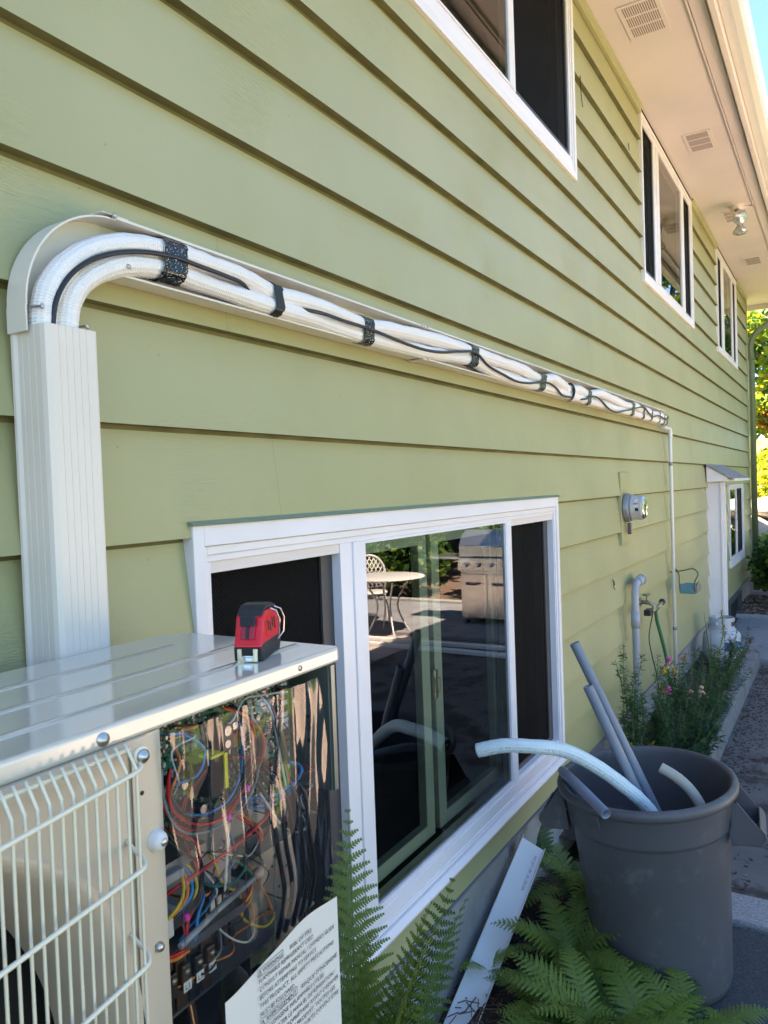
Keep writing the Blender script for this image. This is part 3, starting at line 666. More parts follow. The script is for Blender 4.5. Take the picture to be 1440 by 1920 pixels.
    b = MB(); b.tube(cat(K, 7), .0045, 10); part(b, "control_cable", CABLE, t)
    # tape bands wrapped round the pair
    from bisect import bisect
    pa, pb = cat(A, 9), cat(B, 9)
    def at(P_, y):
        P_ = [p for p in P_ if p.y >= .9 or p.z > 2.1]
        for i in range(1, len(P_)):
            if P_[i].y >= y and P_[i].z > 2.09:
                u = (y-P_[i-1].y)/max(1e-6, P_[i].y-P_[i-1].y); return P_[i-1].lerp(P_[i], u)
        return P_[-1]
    rnd = random.Random(5)
    def band(y, wd, slant, r_=.0222, lab=None, m=TAPE, wr=.0012, frays=True):
        b = MB(); seg = 36; rows = 7; n0 = len(b.v)
        for j in range(rows+1):
            for k in range(seg):
                an = 2*math.pi*k/seg
                yy = y+wd*(j/rows-.5)+slant*math.sin(an)
                if frays and j in (0, rows): yy += rnd.uniform(-.002, .002)
                a_, b_ = at(pa, yy), at(pb, yy); up = math.sin(an) > 0
                q = a_ if up else b_; pinch = .0016*math.cos(2*an)
                rr = r_+rnd.uniform(-wr, wr)*.5-(.002 if abs(math.sin(an)) < .25 else 0)
                hx = q.x+.001+math.cos(an)*rr*(1.02+.10*(1-abs(math.sin(an))))
                b.v.append((hx, yy, q.z+math.sin(an)*rr))
        for j in range(rows):
            for k in range(seg): k2 = (k+1) % seg; a0 = n0+j*seg; b.face((a0+k, a0+k2, a0+seg+k2, a0+seg+k), 0, True)
        part(b, "tape_band", m, t, lab, recalc=False)
    band(1.034, .058, .006, .0225, "wide printed black tape band", wr=.003)
    band(1.338, .030, .006, lab=None, m=BLACK)
    band(1.708, .050, -.004, wr=.0025); band(2.382, .052, .004, wr=.0025); band(3.062, .060, .004); band(3.462, .022, .0, frays=False, m=BLACK)
    band(3.735, .050, .004); band(4.645, .060, .004); band(4.925, .040, .0); band(5.15, .028, .01, m=BLACK); band(5.40, .028, .0, m=BLACK); band(5.56, .03, .0, m=BLACK); band(5.66, .034, .0)
line_set()

# ================================================================== OUTDOOR UNIT
UX0, UX1, UY1, UT = .085, .445, .978, 1.480
def outdoor_unit():
    t = thing("outdoor_unit", "ivory outdoor heat pump with its service side open and wires exposed", "heat pump", (.26, .5, .42))
    Y0 = -.30
    # lid with rounded back and front corners, three pressed ribs
    def rr(x0, x1, y0, y1, r, r2=None):
        o = []
        for (cx, cy, a0, rad) in ((x1-r2, y1-r2, 0, r2), (x0+r, y1-r, 90, r), (x0+r, y0+r, 180, r), (x1-r2, y0+r2, 270, r2)):
            for k in range(7): a = R(a0+15*k); o.append((cx+rad*math.cos(a), cy+rad*math.sin(a)))
        return o
    b = MB(); b.ext(rr(UX0, UX1, Y0, UY1, .055, .012), 'z', 1.456, UT)
    lid = part(b, "top_panel", TOPMAT, t, bevel=.005)
    lid.modifiers["bevel"].segments = 4
    for xc, ye in ((.185, .875), (.285, .925), (.375, .955)):
        b = MB(); n = 14; prof = []
        prof = [(xc-.010, UT-.002), (xc-.010, UT+.0002), (xc-.006, UT+.0016), (xc-.002, UT+.0026), (xc+.002, UT+.0026), (xc+.006, UT+.0016), (xc+.010, UT+.0002), (xc+.010, UT-.002)]
        b.ext([(x, z) for x, z in prof], 'y', Y0+.02, ye, smooth=True); part(b, "pressed_rib", TOPMAT, lid)
    # front panel with the fan opening
    CYF, CZF, RF = .135, 1.060, .40
    b = MB(); xf = .440; segs = 96
    yl, yr, zl, zh = Y0+.001, .586, .44, 1.4555
    def se(a, f): return (CYF+.440*f*math.copysign(abs(math.cos(a))**.74, math.cos(a)), 1.052+.393*f*math.copysign(abs(math.sin(a))**.74, math.sin(a)))
    def ci(a, r_): return (CYF+r_*math.cos(a), CZF+r_*math.sin(a))
    def edge(a):
        y_, z_ = se(a, 1); dy, dz = y_-CYF, z_-1.052
        m_ = min((yr-CYF)/dy if dy > 1e-6 else 9, (yl-CYF)/dy if dy < -1e-6 else 9, (zh-1.052)/dz if dz > 1e-6 else 9, (zl-1.052)/dz if dz < -1e-6 else 9)
        return (CYF+dy*max(m_, 1.01), 1.052+dz*max(m_, 1.01))
    rings = [(lambda a: edge(a), xf), (lambda a: se(a, 1.0), xf), (lambda a: se(a, .992), xf+.004), (lambda a: se(a, .972), xf+.004), (lambda a: se(a, .955), xf-.002)]
    for t_, x_ in ((.35, .424), (.7, .405), (1.0, .385)):
        rings.append((lambda a, t_=t_: tuple(p*(1-t_)+q*t_ for p, q in zip(se(a, .95), ci(a, RF))), x_))
    rings.append((lambda a: ci(a, RF-.004), .345))
    for fn, x in rings:
        for k in range(segs): y_, z_ = fn(2*math.pi*k/segs); b.v.append((x, y_, z_))
    for i in range(len(rings)-1):
        for k in range(segs): k2 = (k+1) % segs; b.face((i*segs+k, i*segs+k2, (i+1)*segs+k2, (i+1)*segs+k), 0, i > 0)
    part(b, "front_panel", IVORY, t, recalc=False)
    b = MB(); b.box(.390, .4425, .5875, .6090, .44, 1.4555); b.box(.4428, .4440, .566, .587, .45, 1.4545)
    po = part(b, "corner_post", IVORY, t, bevel=.0012)
    b = MB()
    for z in (1.433, 1.392): b.lathe([(0, 0), (.0028, 0)], (.4446, .578, z), 'x', 12)
    part(b, "screw_hole", DARKIN, po, recalc=False)
    b = MB(); b.ext([(.4405, 1.4375), (.4405, 1.4555), (.4415, 1.4555), (.4445, 1.4540), (.4445, 1.4375)], 'y', Y0, .588)
    part(b, "panel_lip", IVORY, t)
    b = MB(); b.box(.30, .3995, Y0+.01, .58, .45, 1.45); 
    b = MB(); b.poly([(.30, Y0, .44), (.30, .585, .44), (.30, .585, 1.452), (.30, Y0, 1.452)]); b.poly([(.30, .585, .44), (.40, .585, .44), (.40, .585, 1.452), (.30, .585, 1.452)])
    part(b, "fan_shroud", DARKIN, t, recalc=False)
    b = MB()
    for k in range(3):
        a0 = R(40+120*k)
        for i in range(8):
            a, a2 = a0+R(i*9), a0+R((i+1)*9)
            x, x2 = .33+.006*i, .33+.006*(i+1)
            b.poly([(x, CYF+.06*math.cos(a), CZF+.06*math.sin(a)), (x, CYF+.36*math.cos(a), CZF+.36*math.sin(a)), (x2, CYF+.36*math.cos(a2), CZF+.36*math.sin(a2)), (x2, CYF+.06*math.cos(a2), CZF+.06*math.sin(a2))], 0, True)
    b.lathe([(0, .03), (.05, .03), (.065, .01), (.065, -.03)], (.355, CYF, CZF), 'x', 24)
    part(b, "fan", mat("dark_fan_plastic", (0.03, 0.03, 0.034), 0.5), t, recalc=False)
    # body: back, ends, floor, divider, stand
    b = MB(); b.box(UX0+.006, UX0+.012, Y0, .93, .44, 1.455); b.box(UX0+.012, .39, Y0, Y0+.004, .44, 1.455); b.box(UX0+.012, .438, Y0+.005, UY1-.01, .43, .44)
    b.box(UX0+.012, .436, .5855, .5870, .44, 1.455)
    part(b, "casing", IVORY, t)
    b = MB(); b.box(.20, .441, .945, .948, 1.262, 1.4545); b.box(.4395, .4445, .9485, .958, 1.262, 1.4545)
    ep = part(b, "end_plate", mat("galvanised_end_plate", (0.16, 0.20, 0.19), 0.3, metal=0.6), t)
    b = MB()
    for z, x in ((1.372, .40), (1.335, .40)): b.lathe([(0, 0), (.0035, 0)], (x, .9443, z), 'y', 10)
    part(b, "screw_hole", DARKIN, ep, recalc=False)
    for (x, y, z) in ((.4468, .529, 1.467),):
        b = MB(); b.lathe([(0, .006), (.0045, .005), (.0055, .003), (.0075, .0025), (.0078, 0)], (.4445, y, z), 'x', 16); part(b, "bolt", STEEL, t)
    b = MB(); b.lathe([(.0015, .0012), (.004, .001), (.0045, 0)], (.4452, .872, 1.468), 'x', 12); part(b, "screw", STEEL, t)
    b = MB(); b.lathe([(0, .006), (.004, .0055), (.0055, .003), (.006, 0)], (.4428, .593, 1.209), 'x', 16); part(b, "screw", STEEL, t)
    b = MB(); b.lathe([(0, .013), (.007, .012), (.011, .007), (.013, 0)], (.4428, .596, 1.331), 'x', 20); k_ = part(b, "panel_knob", mat("white_nylon", (0.74, 0.72, 0.68), 0.3), t)
    b = MB(); b.lathe([(0, .0145), (.004, .0142), (.005, .013)], (.4428, .597, 1.331), 'x', 10); part(b, "screw", STEEL, k_)
    # wire fan guard
    g = MB(); xg = .478; ys = [.5430-.0128*k for k in range(65)]
    g2 = thing  # noqa
    for z, e in ((1.433, 1), (1.328, 0), (1.224, 0), (1.119, 0), (1.014, 0), (.909, 0), (.8, 0), (.69, 0)):
        pts = [(xg+.0030, Y0, z), (xg+.0030, .535, z), (xg, .548, z+.001), (xg-.010, .556, z+.004), (xg-.034, .558, z+.014), (.440, .558, z+.018)]
        g.tube(cat(pts, 4), .0026, 8)
    g.tube([(xg-.014, Y0, 1.4535), (xg-.014, .548, 1.4535)], .0026, 8)
    fg = part(g, "fan_guard", WIRE, t)
    for k, y in enumerate(ys):
        g = MB(); pts = [(xg-.0165, y, 1.4605), (xg-.011, y, 1.4530), (xg, y, 1.4365), (xg, y, 1.42), (xg, y, .60)]
        if y > Y0: g.tube(pts, .0018, 6); part(g, "guard_wire", WIRE, fg)
    g = MB(); n = 16; g.tube([(xg-.012+.0*k, .560+.0085*math.cos(2*math.pi*k/n), 1.443+.0085*math.sin(2*math.pi*k/n)) for k in range(n+1)], .0026, 8, caps=False); part(g, "guard_loop", WIRE, fg)
    b = MB(); b.lathe([(0, .008), (.004, .007), (.0055, .004), (.0075, .003), (.0078, 0)], (xg-.010, .5605, 1.443), 'x', 16); part(b, "bolt", STEEL, fg)
    g = MB(); n = 20; g.tube([(.487+.004*math.sin(k), .455+.020*math.cos(2*math.pi*k/n), 1.196+.012*math.sin(2*math.pi*k/n)) for k in range(n+1)], .0022, 8, caps=False); part(g, "wire_ring", STEEL, t)
    # ---------------- electronics
    PCB = mat("circuit_board_green", (0.02, 0.17, 0.085), 0.35, var=(120, .5), dirt=((0.16, 0.20, 0.14), 150, 0.56, 0.03))
    b = MB(); xp = .375; b.box(xp-.002, xp, .625, .930, 1.275, 1.452)
    rnd = random.Random(11)
    pb = part(b, "circuit_board", PCB, t)
    cols = [mat("chip_black", (.02, .02, .022), .4), mat("solder_tin", (.42, .42, .40), .3, metal=.6), mat("ceramic_white", (.5, .5, .46), .5), mat("board_brown", (.16, .07, .035), .5), mat("relay_grey", (.18, .2, .2), .5), mat("led_red", (.4, .04, .03), .4), mat("coil_amber", (.45, .22, .03), .4), mat("board_deep_green", (.015, .10, .05), .4)]
    b = MB()
    for k in range(1500):
        y = rnd.uniform(.632, .922); z = rnd.uniform(1.282, 1.448); a = rnd.uniform(.0006, .0030)*(1+(k % 17 == 0)); c = rnd.uniform(.0006, .0030)*(1+(k % 19 == 0))
        b.box(xp+.0001, xp+rnd.uniform(.001, .006), y-a, y+a, z-c, z+c, rnd.choice((0, 0, 1, 1, 2, 3, 4, 7, 7)))
    for k in range(16): b.box(xp, xp+.012, .898, .912, 1.30+.009*k, 1.307+.009*k, rnd.choice((0, 2, 3)))
    for k in range(24): z = 1.36+.0036*k; b.box(xp, xp+.005, .873, .877, z, z+.0022, 5 if k % 3 == 0 else 2)
    for k in range(36): b.box(xp, xp+.004, .86+.0022*(k % 6), .8612+.0022*(k % 6), 1.40+.008*(k//6), 1.405+.008*(k//6), 1)
    part(b, "board_components", cols, pb, kind=None)
    CAPT = mat("capacitor_top", (0.50, 0.49, 0.46), .3, metal=.6, var=(400, .5))
    for (y, z, r_, h) in ((.745, 1.410, .0075, .045), (.764, 1.411, .0060, .04), (.744, 1.393, .0060, .045), (.700, 1.322, .0065, .04), (.835, 1.40, .0045, .02), (.672, 1.362, .0060, .038)):
        b = MB(); b.lathe([(r_, 0), (r_, h-.002), (r_*.9, h)], (xp, y, z), 'x', 20); cp = part(b, "capacitor", cols[0], pb)
        b = MB(); b.lathe([(0, h+.0002), (r_*.88, h+.0002)], (xp, y, z), 'x', 20); part(b, "capacitor_top", CAPT, cp, recalc=False)
    b = MB(); b.box(xp+.001, xp+.03, .755, .785, 1.378, 1.396); part(b, "coil", cols[6], pb, bevel=.003)
    b = MB(); b.box(xp+.001, xp+.044, .735, .756, 1.385, 1.4185); b.box(xp+.001, xp+.05, .705, .728, 1.335, 1.385); part(b, "filter_block", cols[0], pb)
    YL = mat("yellow_tape", (0.75, 0.68, 0.03), .45)
    b = MB(); b.box(xp+.020, xp+.052, .7285, .7345, 1.340, 1.386); b.box(xp+.030, xp+.052, .705, .728, 1.3855, 1.389); part(b, "yellow_tag", YL, pb)
    b = MB(); b.box(xp, xp+.02, .82, .84, 1.375, 1.40); b.box(xp, xp+.014, .84, .86, 1.335, 1.36); part(b, "relay", cols[4], pb, bevel=.001)
    # shelf under the board, frame channel, terminals
    b = MB(); b.box(.30, .418, .611, .700, 1.2745, 1.281); b.box(.415, .4185, .611, .70, 1.268, 1.281); b.box(.22, .225, .60, .94, .9, 1.27); b.box(.225, .41, .612, .93, 1.085, 1.089)
    part(b, "shelf", mat("grey_sheet_steel", (0.20, 0.20, 0.20), .4, metal=.5), t)
    b = MB(); M = Matrix.Rotation(0, 4, 'Y'); b.ext([(.36, 1.170), (.425, 1.176), (.425, 1.1775), (.36, 1.1765)], 'y', .612, .76); b.box(.424, .4265, .612, .76, 1.166, 1.1775); part(b, "terminal_cover", mat("smoky_plastic", (.10, .10, .11), .15), t)
    TBB = mat("terminal_brown", (.06, .035, .025), .35)
    for k in range(4):
        y = .620+.0215*k; b = MB(); b.box(.36, .415, y+.0015, y+.0195, 1.092, 1.163); b.box(.4155, .424, y+.0035, y+.0165, 1.118, 1.150)
        tb = part(b, "terminal_block", TBB if k % 2 else BLACK, t, bevel=.002)
        b = MB(); b.lathe([(0, .003), (.0035, .0025), (.004, 0)], (.4245, y+.010, 1.142), 'x', 12); part(b, "screw", BRASS, tb)
        if k:
            b = MB(); b.box(.4242, .4250, y+.0035, y+.0160, 1.118, 1.130); lb = part(b, "label", mat("label_white", (.7, .7, .68), .5), tb)
            b = MB(); text_mesh(b, ("L1", "L2", "3")[k-1], .0095, Matrix.Translation((.4254, y+.0050, 1.1205)) @ Matrix(((0, 0, 1, 0), (1, 0, 0, 0), (0, 1, 0, 0), (0, 0, 0, 1)))); part(b, "lettering", BLACK, tb, recalc=False)
    for k in range(4):
        y = .712+.0125*k; b = MB(); b.box(.365, .405, y, y+.0095, 1.12, 1.20-.004*k); cc = part(b, "contactor", BLACK if k % 2 else TBB, t, bevel=.002)
        b = MB(); b.box(.4052, .4075, y+.001, y+.0085, 1.165, 1.198-.004*k); part(b, "label", MC["label_white"], cc)
    b = MB(); text_mesh(b, "S2", .006, Matrix.Translation((.4085, .7255, 1.165)) @ Matrix(((0, 0, 1, 0), (1, 0, 0, 0), (0, 1, 0, 0), (0, 0, 0, 1)))); part(b, "lettering", BLACK, t, recalc=False)
    # tan bracket with screws and holes
    b = MB(); b.ext([(.395, 1.055), (.398, 1.055), (.398, 1.205), (.36, 1.215), (.36, 1.212), (.395, 1.203)], 'y', .795, .905)
    br = part(b, "bracket", mat("bracket_steel", (0.62, 0.55, 0.46), .22, metal=.65), t, bevel=.0008)
    for (y, z) in ((.806, 1.183), (.818, 1.186), (.828, 1.190), (.858, 1.192)):
        b = MB(); b.lathe([(0, .005), (.003, .0045), (.0042, .002), (.0045, 0)], (.3982, y, z), 'x', 14); part(b, "screw", STEEL, br)
    b = MB()
    for (y, z) in ((.848, 1.178), (.872, 1.150), (.862, 1.142), (.88, 1.165), (.835, 1.12), (.89, 1.13)): b.lathe([(0, 0), (.0025, 0)], (.3985, y, z), 'x', 10)
    part(b, "bracket_hole", DARKIN, br, recalc=False)
    b = MB(); b.box(.25, .345, .72, .90, 1.215, 1.255); part(b, "transformer", cols[4], t, bevel=.003)
    # wires
    WC = dict(red=(.50, .015, .02), blue=(.02, .22, .55), black=(.012, .012, .014), yellow=(.6, .42, .02), orange=(.62, .18, .02), white=(.6, .6, .58), green=(.01, .16, .10), grey=(.22, .23, .26), pink=(.7, .05, .45))
    for n_, c in WC.items(): mat(n_+"_wire", c, .3)
    def wire(col, pts, r_=.0018, nm="wire"):
        b = MB(); b.tube(cat(pts, 6), r_, 7); return part(b, nm, MC[col+"_wire"], t)
    X = .425
    # big harness loop
    for i, (c, dr) in enumerate((("red", 0), ("black", .0045), ("black", -.004), ("red", .008), ("grey", .012), ("blue", -.008))):
        cy, cz, ra, rb = .712, 1.378, .078+dr, .072+dr
        pts = [(X+.004*math.sin(3*a+i)-.01*(i % 2), cy+ra*math.cos(a), cz+rb*math.sin(a)) for a in [R(-195+12*k) for k in range(0, 20)]]
        wire(c, pts, .0022 if i < 4 else .0018)
    for i, c in enumerate(("black", "black", "red", "orange")):
        wire(c, [(.40, .775-.006*i, 1.435), (.42, .788, 1.415), (.428, .796+.003*i, 1.385), (.426, .792+.003*i, 1.352), (.42, .775, 1.325), (.41, .75, 1.30)], .0022)
    for i, c in enumerate(("white", "black", "grey", "red")):
        wire(c, [(.39, .826+.003*i, 1.446), (.415, .834+.002*i, 1.42), (.424, .838+.003*i, 1.38), (.426, .846+.003*i, 1.33), (.424, .855+.003*i, 1.29), (.41, .862+.003*i, 1.24)], .0020)
    b = MB(); b.tube(cat([(.428, .838, 1.400), (.430, .843, 1.37), (.430, .850, 1.335)], 6), .0055, 12); part(b, "cable_sleeve", mat("olive_sleeve", (.06, .07, .035), .4), t)
    wire("red", [(.40, .625, 1.232), (.425, .66, 1.252), (.434, .71, 1.262), (.436, .77, 1.272), (.432, .812, 1.286), (.415, .828, 1.305)], .0024)
    wire("orange", [(.41, .755, 1.30), (.425, .775, 1.28), (.43, .79, 1.262), (.42, .803, 1.24)], .0018); wire("red", [(.41, .748, 1.30), (.425, .77, 1.278), (.43, .785, 1.258), (.42, .800, 1.235)], .0018)
    for i in range(3): wire("blue", [(.40, .775, 1.308-.006*i), (.425, .80, 1.301-.007*i), (.428, .85, 1.298-.006*i), (.42, .895, 1.302), (.415, .903+.002*i, 1.310-.004*i), (.40, .890, 1.318), (.39, .865, 1.312)], .0019)
    for i, c in enumerate(("yellow", "blue", "orange", "yellow")): wire(c, [(.40, .660-.006*i, 1.275), (.42, .672-.006*i, 1.255), (.43, .668-.008*i, 1.238), (.42, .64-.006*i, 1.215), (.40, .62, 1.20)], .0022)
    for i in range(4): wire("black", [(.40, .69+.004*i, 1.26), (.42, .676+.004*i, 1.245), (.43, .655+.004*i, 1.228-.003*i), (.42, .63, 1.21-.003*i), (.40, .605, 1.195)], .0030)
    wire("red", [(.40, .69, 1.225), (.428, .668, 1.222), (.430, .651, 1.205), (.428, .648, 1.18), (.42, .650, 1.165)], .0022)
    wire("blue", [(.40, .70, 1.222), (.428, .680, 1.220), (.430, .668, 1.205), (.428, .665, 1.18), (.42, .664, 1.165)], .0022)
    wire("green", [(.39, .69, 1.235), (.425, .705, 1.222), (.432, .735, 1.218), (.43, .757, 1.226), (.40, .775, 1.245)], .0018)
    wire("green", [(.39, .745, 1.243), (.425, .755, 1.228), (.43, .768, 1.21), (.42, .775, 1.195)], .0024)
    wire("red", [(.41, .612, 1.185), (.425, .622, 1.176), (.43, .645, 1.174)], .0026); wire("orange", [(.41, .612, 1.180), (.428, .625, 1.171), (.43, .65, 1.170)], .0026)
    for i, c in enumerate(("red", "yellow", "black", "orange")): wire(c, [(.39, .79, 1.21), (.42, .778, 1.200-.002*i), (.428, .765, 1.186-.003*i), (.42, .752, 1.172-.004*i)], .0018)
    rw = random.Random(31)
    for k in range(34):
        c = rw.choice(("red", "black", "black", "white", "grey", "blue", "yellow", "red", "orange", "green", "black"))
        y, z = rw.uniform(.625, .88), rw.uniform(1.17, 1.42); pts = [(rw.uniform(.382, .40), y, z)]; a = rw.uniform(0, 6.3)
        for j in range(rw.randint(4, 7)):
            a += rw.uniform(-.9, .9); y = min(.915, max(.618, y+.034*math.cos(a))); z = min(1.435, max(1.125, z+.034*math.sin(a)-.006)); pts.append((rw.uniform(.396, .432), y, z))
        pts.append((rw.uniform(.375, .392), y+.008, z-.008)); wire(c, pts, rw.choice((.0011, .0014, .0018)))
    for k in range(5):
        y = .80+.018*k; wire("black", [(.40, y-.01, 1.36-.01*k), (.43, y+.01, 1.29), (.434, y+.02, 1.22), (.43, y+.035, 1.15), (.41, y+.04, 1.08)], .0036)
    b = MB(); b.tube([(.432, .635, 1.183), (.432, .700, 1.196), (.432, .770, 1.204)], .0042, 10); part(b, "conduit", mat("clear_grey_tube", (.30, .32, .36), .15), t)
    b = MB(); b.blob((.428, .783, 1.205), .008, sub=2, jit=.06); part(b, "ferrite", mat("pink_ferrite", (.5, .32, .28), .4), t)
    b = MB(); b.box(.40, .425, .616, .634, 1.195, 1.222, 0, Matrix.Translation((0, 0, 0))); b.box(.40, .42, .635, .645, 1.205, 1.225); part(b, "connector", MC["white_wire"], t, bevel=.002)
    b = MB(); b.box(.40, .43, .618, .650, 1.262, 1.273); part(b, "connector", mat("grey_connector", (.25, .25, .25), .4), t, bevel=.002)
    for p in ((.436, .722, 1.307), (.434, .762, 1.330), (.434, .645, 1.215), (.402, .868, 1.158)):
        b = MB(); b.box(p[0]-.003, p[0]+.003, p[1]-.003, p[1]+.003, p[2]-.004, p[2]+.004); part(b, "marker_band", MC["pink_wire"], t, bevel=.001)
    for p0, p1 in (((.436, .722, 1.30), (.434, .712, 1.215)), ((.436, .785, 1.315), (.434, .825, 1.258))):
        b = MB(); n = 26; P0, P1 = Vector(p0), Vector(p1)
        b.tube([P0.lerp(P1, i/n) for i in range(n+1)], .0017, 7, rfun=lambda s: 1.0 if int(s*700) % 2 else 1.5); part(b, "zip_tie", MC["white_wire"], t)
    # lower dark compressor jacket and valves
    b = MB(); b.lathe([(0, .40), (.08, .40), (.105, .37), (.105, 0)], (.28, .77, .62), 'z', 28); part(b, "compressor_jacket", mat("compressor_felt", (.03, .03, .034), .9), t)
    for i in range(3):
        b = MB(); b.tube(cat([(.33, .64+.04*i, .6), (.36, .635+.04*i, .8), (.37, .64+.04*i, .95), (.34, .65+.04*i, 1.05)], 6), .006, 8); part(b, "copper_pipe", mat("copper", (.6, .26, .13), .3, metal=.9), t)
    b = MB()
    for y in (Y0+.1, .85): b.box(.10, .44, y-.03, y+.03, .0, .43)
    b.box(.10, .44, Y0+.131, .819, .36, .43); part(b, "stand", mat("grey_stand", (.2, .2, .2), .5), t, bevel=.004)
outdoor_unit()

def bag_and_sheet():
    # clear plastic sleeve hanging over the electronics
    m = glass_mat("clear_plastic_film", (0.95, 0.95, 0.95), 1.5, rough=.03, k=1.7)
    N = m.node_tree.nodes; L = m.node_tree.links
    b = MB(); nx, nz = 70, 70; y0, y1, z1, z0 = .612, .925, 1.450, .905
    def X(y, z):
        s = (y-y0)/(y1-y0); q = (z1-z)/(z1-z0)
        f = (y-.77)*(1+.35*q)
        w_ = .0045*math.sin(f*95+2.2*math.sin(q*3.1))+.0030*math.sin(f*210+3*q+1)+.0012*math.sin(f*430+7*q)+.0028*math.sin(q*17+f*60)+.0022*abs(math.sin(f*70+q*9))*math.sin(q*23)
        w_ += .0018*math.sin(q*38+f*120)*max(0, math.sin(f*40+1))
        amp = .25+.68*(1-q) if q < .55 else .50*max(0, 1-(q-.55)*3)
        edge = .05*max(0, s-.86)**1.2
        amp *= 1-.62*max(0, min(1, (s-.60)/.2))
        return .4585+w_*amp*(1.05)-edge*.5+.004*math.sin(q*3)
    for j in range(nz+1):
        for i in range(nx+1):
            q = j/nz; z = z1+(z0-z1)*q; yy = y0+(y1-y0)*(i/nx); yy += (i/nx)*(-.028*(1-q)**2 + .004*math.sin(q*9))
            b.v.append((X(yy, z), yy, z))
    for j in range(nz):
        for i in range(nx): a = j*(nx+1)+i; b.face((a+nx+1, a+nx+2, a+1, a), 0, True)
    solo(b, "plastic_sleeve", m, "clear wrinkled plastic sleeve hanging over the exposed wiring", "plastic bag", (.458, .77, 1.45), recalc=False)
    # printed warning sheet in the sleeve
    b = MB(); PT = mat("warning_paper", (0.70, 0.66, 0.59), .7, bump=(8, .2))
    YL, YR = .668, .908
    def top(y): return 1.1185+.0075*math.sin((y-YL)/(YR-YL)*5.2-1.9)+.010*((y-YL)/(YR-YL)-.5)
    n = 40; rows = 16
    def PX(y, z): return .4680+.0010*math.sin(y*55+z*8)
    for j in range(rows+1):
        for i in range(n+1):
            y = YL+(YR-YL)*i/n; zt = top(y); z = zt+(.83-zt)*j/rows; b.v.append((PX(y, z), y, z))
    for j in range(rows):
        for i in range(n): a = j*(n+1)+i; b.face((a, a+1, a+n+2, a+n+1), 0, True)
    sh = thing("warning_sheet", "white printed warning sheet inside the plastic sleeve", "paper", (.4640, .79, 1.0))
    part(b, "sheet", PT, sh, recalc=False)
    M0 = Matrix(((0, 0, 1, 0), (1, 0, 0, 0), (0, 1, 0, 0), (0, 0, 0, 1)))
    INK = mat("printing_ink", (.03, .03, .035), .6)
    slope = -.0018
    def line(s, y, z, size=.0088, fit=None, sx=.72):
        b = MB(); M = Matrix.Translation((.4696, y, z)) @ Matrix.Rotation(-.012, 4, 'X') @ M0
        wd = text_mesh(b, s, size, M, sx=sx)
        if fit:
            k = fit/wd; b.v = [(vx, y+(vy-y)*k, vz) for vx, vy, vz in b.v]
        return b
    LN = [("WARNING", .7375, 1.1040, .040), ("RISK OF FIRE", .794, 1.1035, .049), ("FLAMMABLE REFRIGERANT USED.", .729, 1.0935, .119), ("CONSULT REPAIR MANUAL / OWNER'S GUIDE", .730, 1.0825, .167),
          ("BEFORE ATTEMPTING TO SERVICE", .730, 1.0715, .122), ("THIS PRODUCT. ALL SAFETY PRECAUTIONS", .730, 1.0605, .164), ("MUST BE FOLLOWED.", .730, 1.0490, .072),
          ("AVERTISSEMENT", .741, 1.0380, .063), ("RISQUE D'INCENDIE", .815, 1.0370, .086), ("FRIGORIGÈNE INFLAMMABLE UTILISÉ.", .737, 1.0265, .132), ("CONSULTER LE MANUEL DE RÉPARATION /", .737, 1.0155, .158),
          ("GUIDE DU PROPRIÉTAIRE AVANT D'ESSAYER", .737, 1.0045, .166), ("DE RÉPARER CE PRODUIT. TOUTES LES", .738, .9935, .156), ("PRÉCAUTIONS DE SÉCURITÉ DOIVENT ÊTRE", .738, .9825, .164), ("SUIVIES.", .738, .9715, .034)]
    tb = MB()
    for s, y, z, fit in LN:
        l = line(s, y, z, .0086, fit); k = len(tb.v); tb.v += l.v
        for f in l.f: tb.face([k+i for i in f])
    for (y0_, y1_, z0_, z1_) in ((.728, .7795, 1.1020, 1.1125), (.730, .8065, 1.0360, 1.0465), (.690, .7240, .9640, .9745)):
        for q in ((y0_, y1_, z0_, z0_+.0005), (y0_, y1_, z1_-.0005, z1_), (y0_, y0_+.0005, z0_+.0005, z1_-.0005), (y1_-.0005, y1_, z0_+.0005, z1_-.0005)):
            tb.box(.4694, .4696, q[0], q[1], q[2], q[3])
    for (y_, z_) in ((.7325, 1.1070), (.7345, 1.0410)):
        for a0, a1 in (((-.0032, -.003), (.0032, -.003)), ((.0032, -.003), (0, .0034)), ((0, .0034), (-.0032, -.003))):
            tb.tube([(.4696, y_+a0[0], z_+a0[1]), (.4696, y_+a1[0], z_+a1[1])], .0003, 4)
        tb.box(.4694, .4697, y_-.0003, y_+.0003, z_-.001, z_+.0015)
    part(tb, "printed_text", INK, sh, recalc=False)
bag_and_sheet()

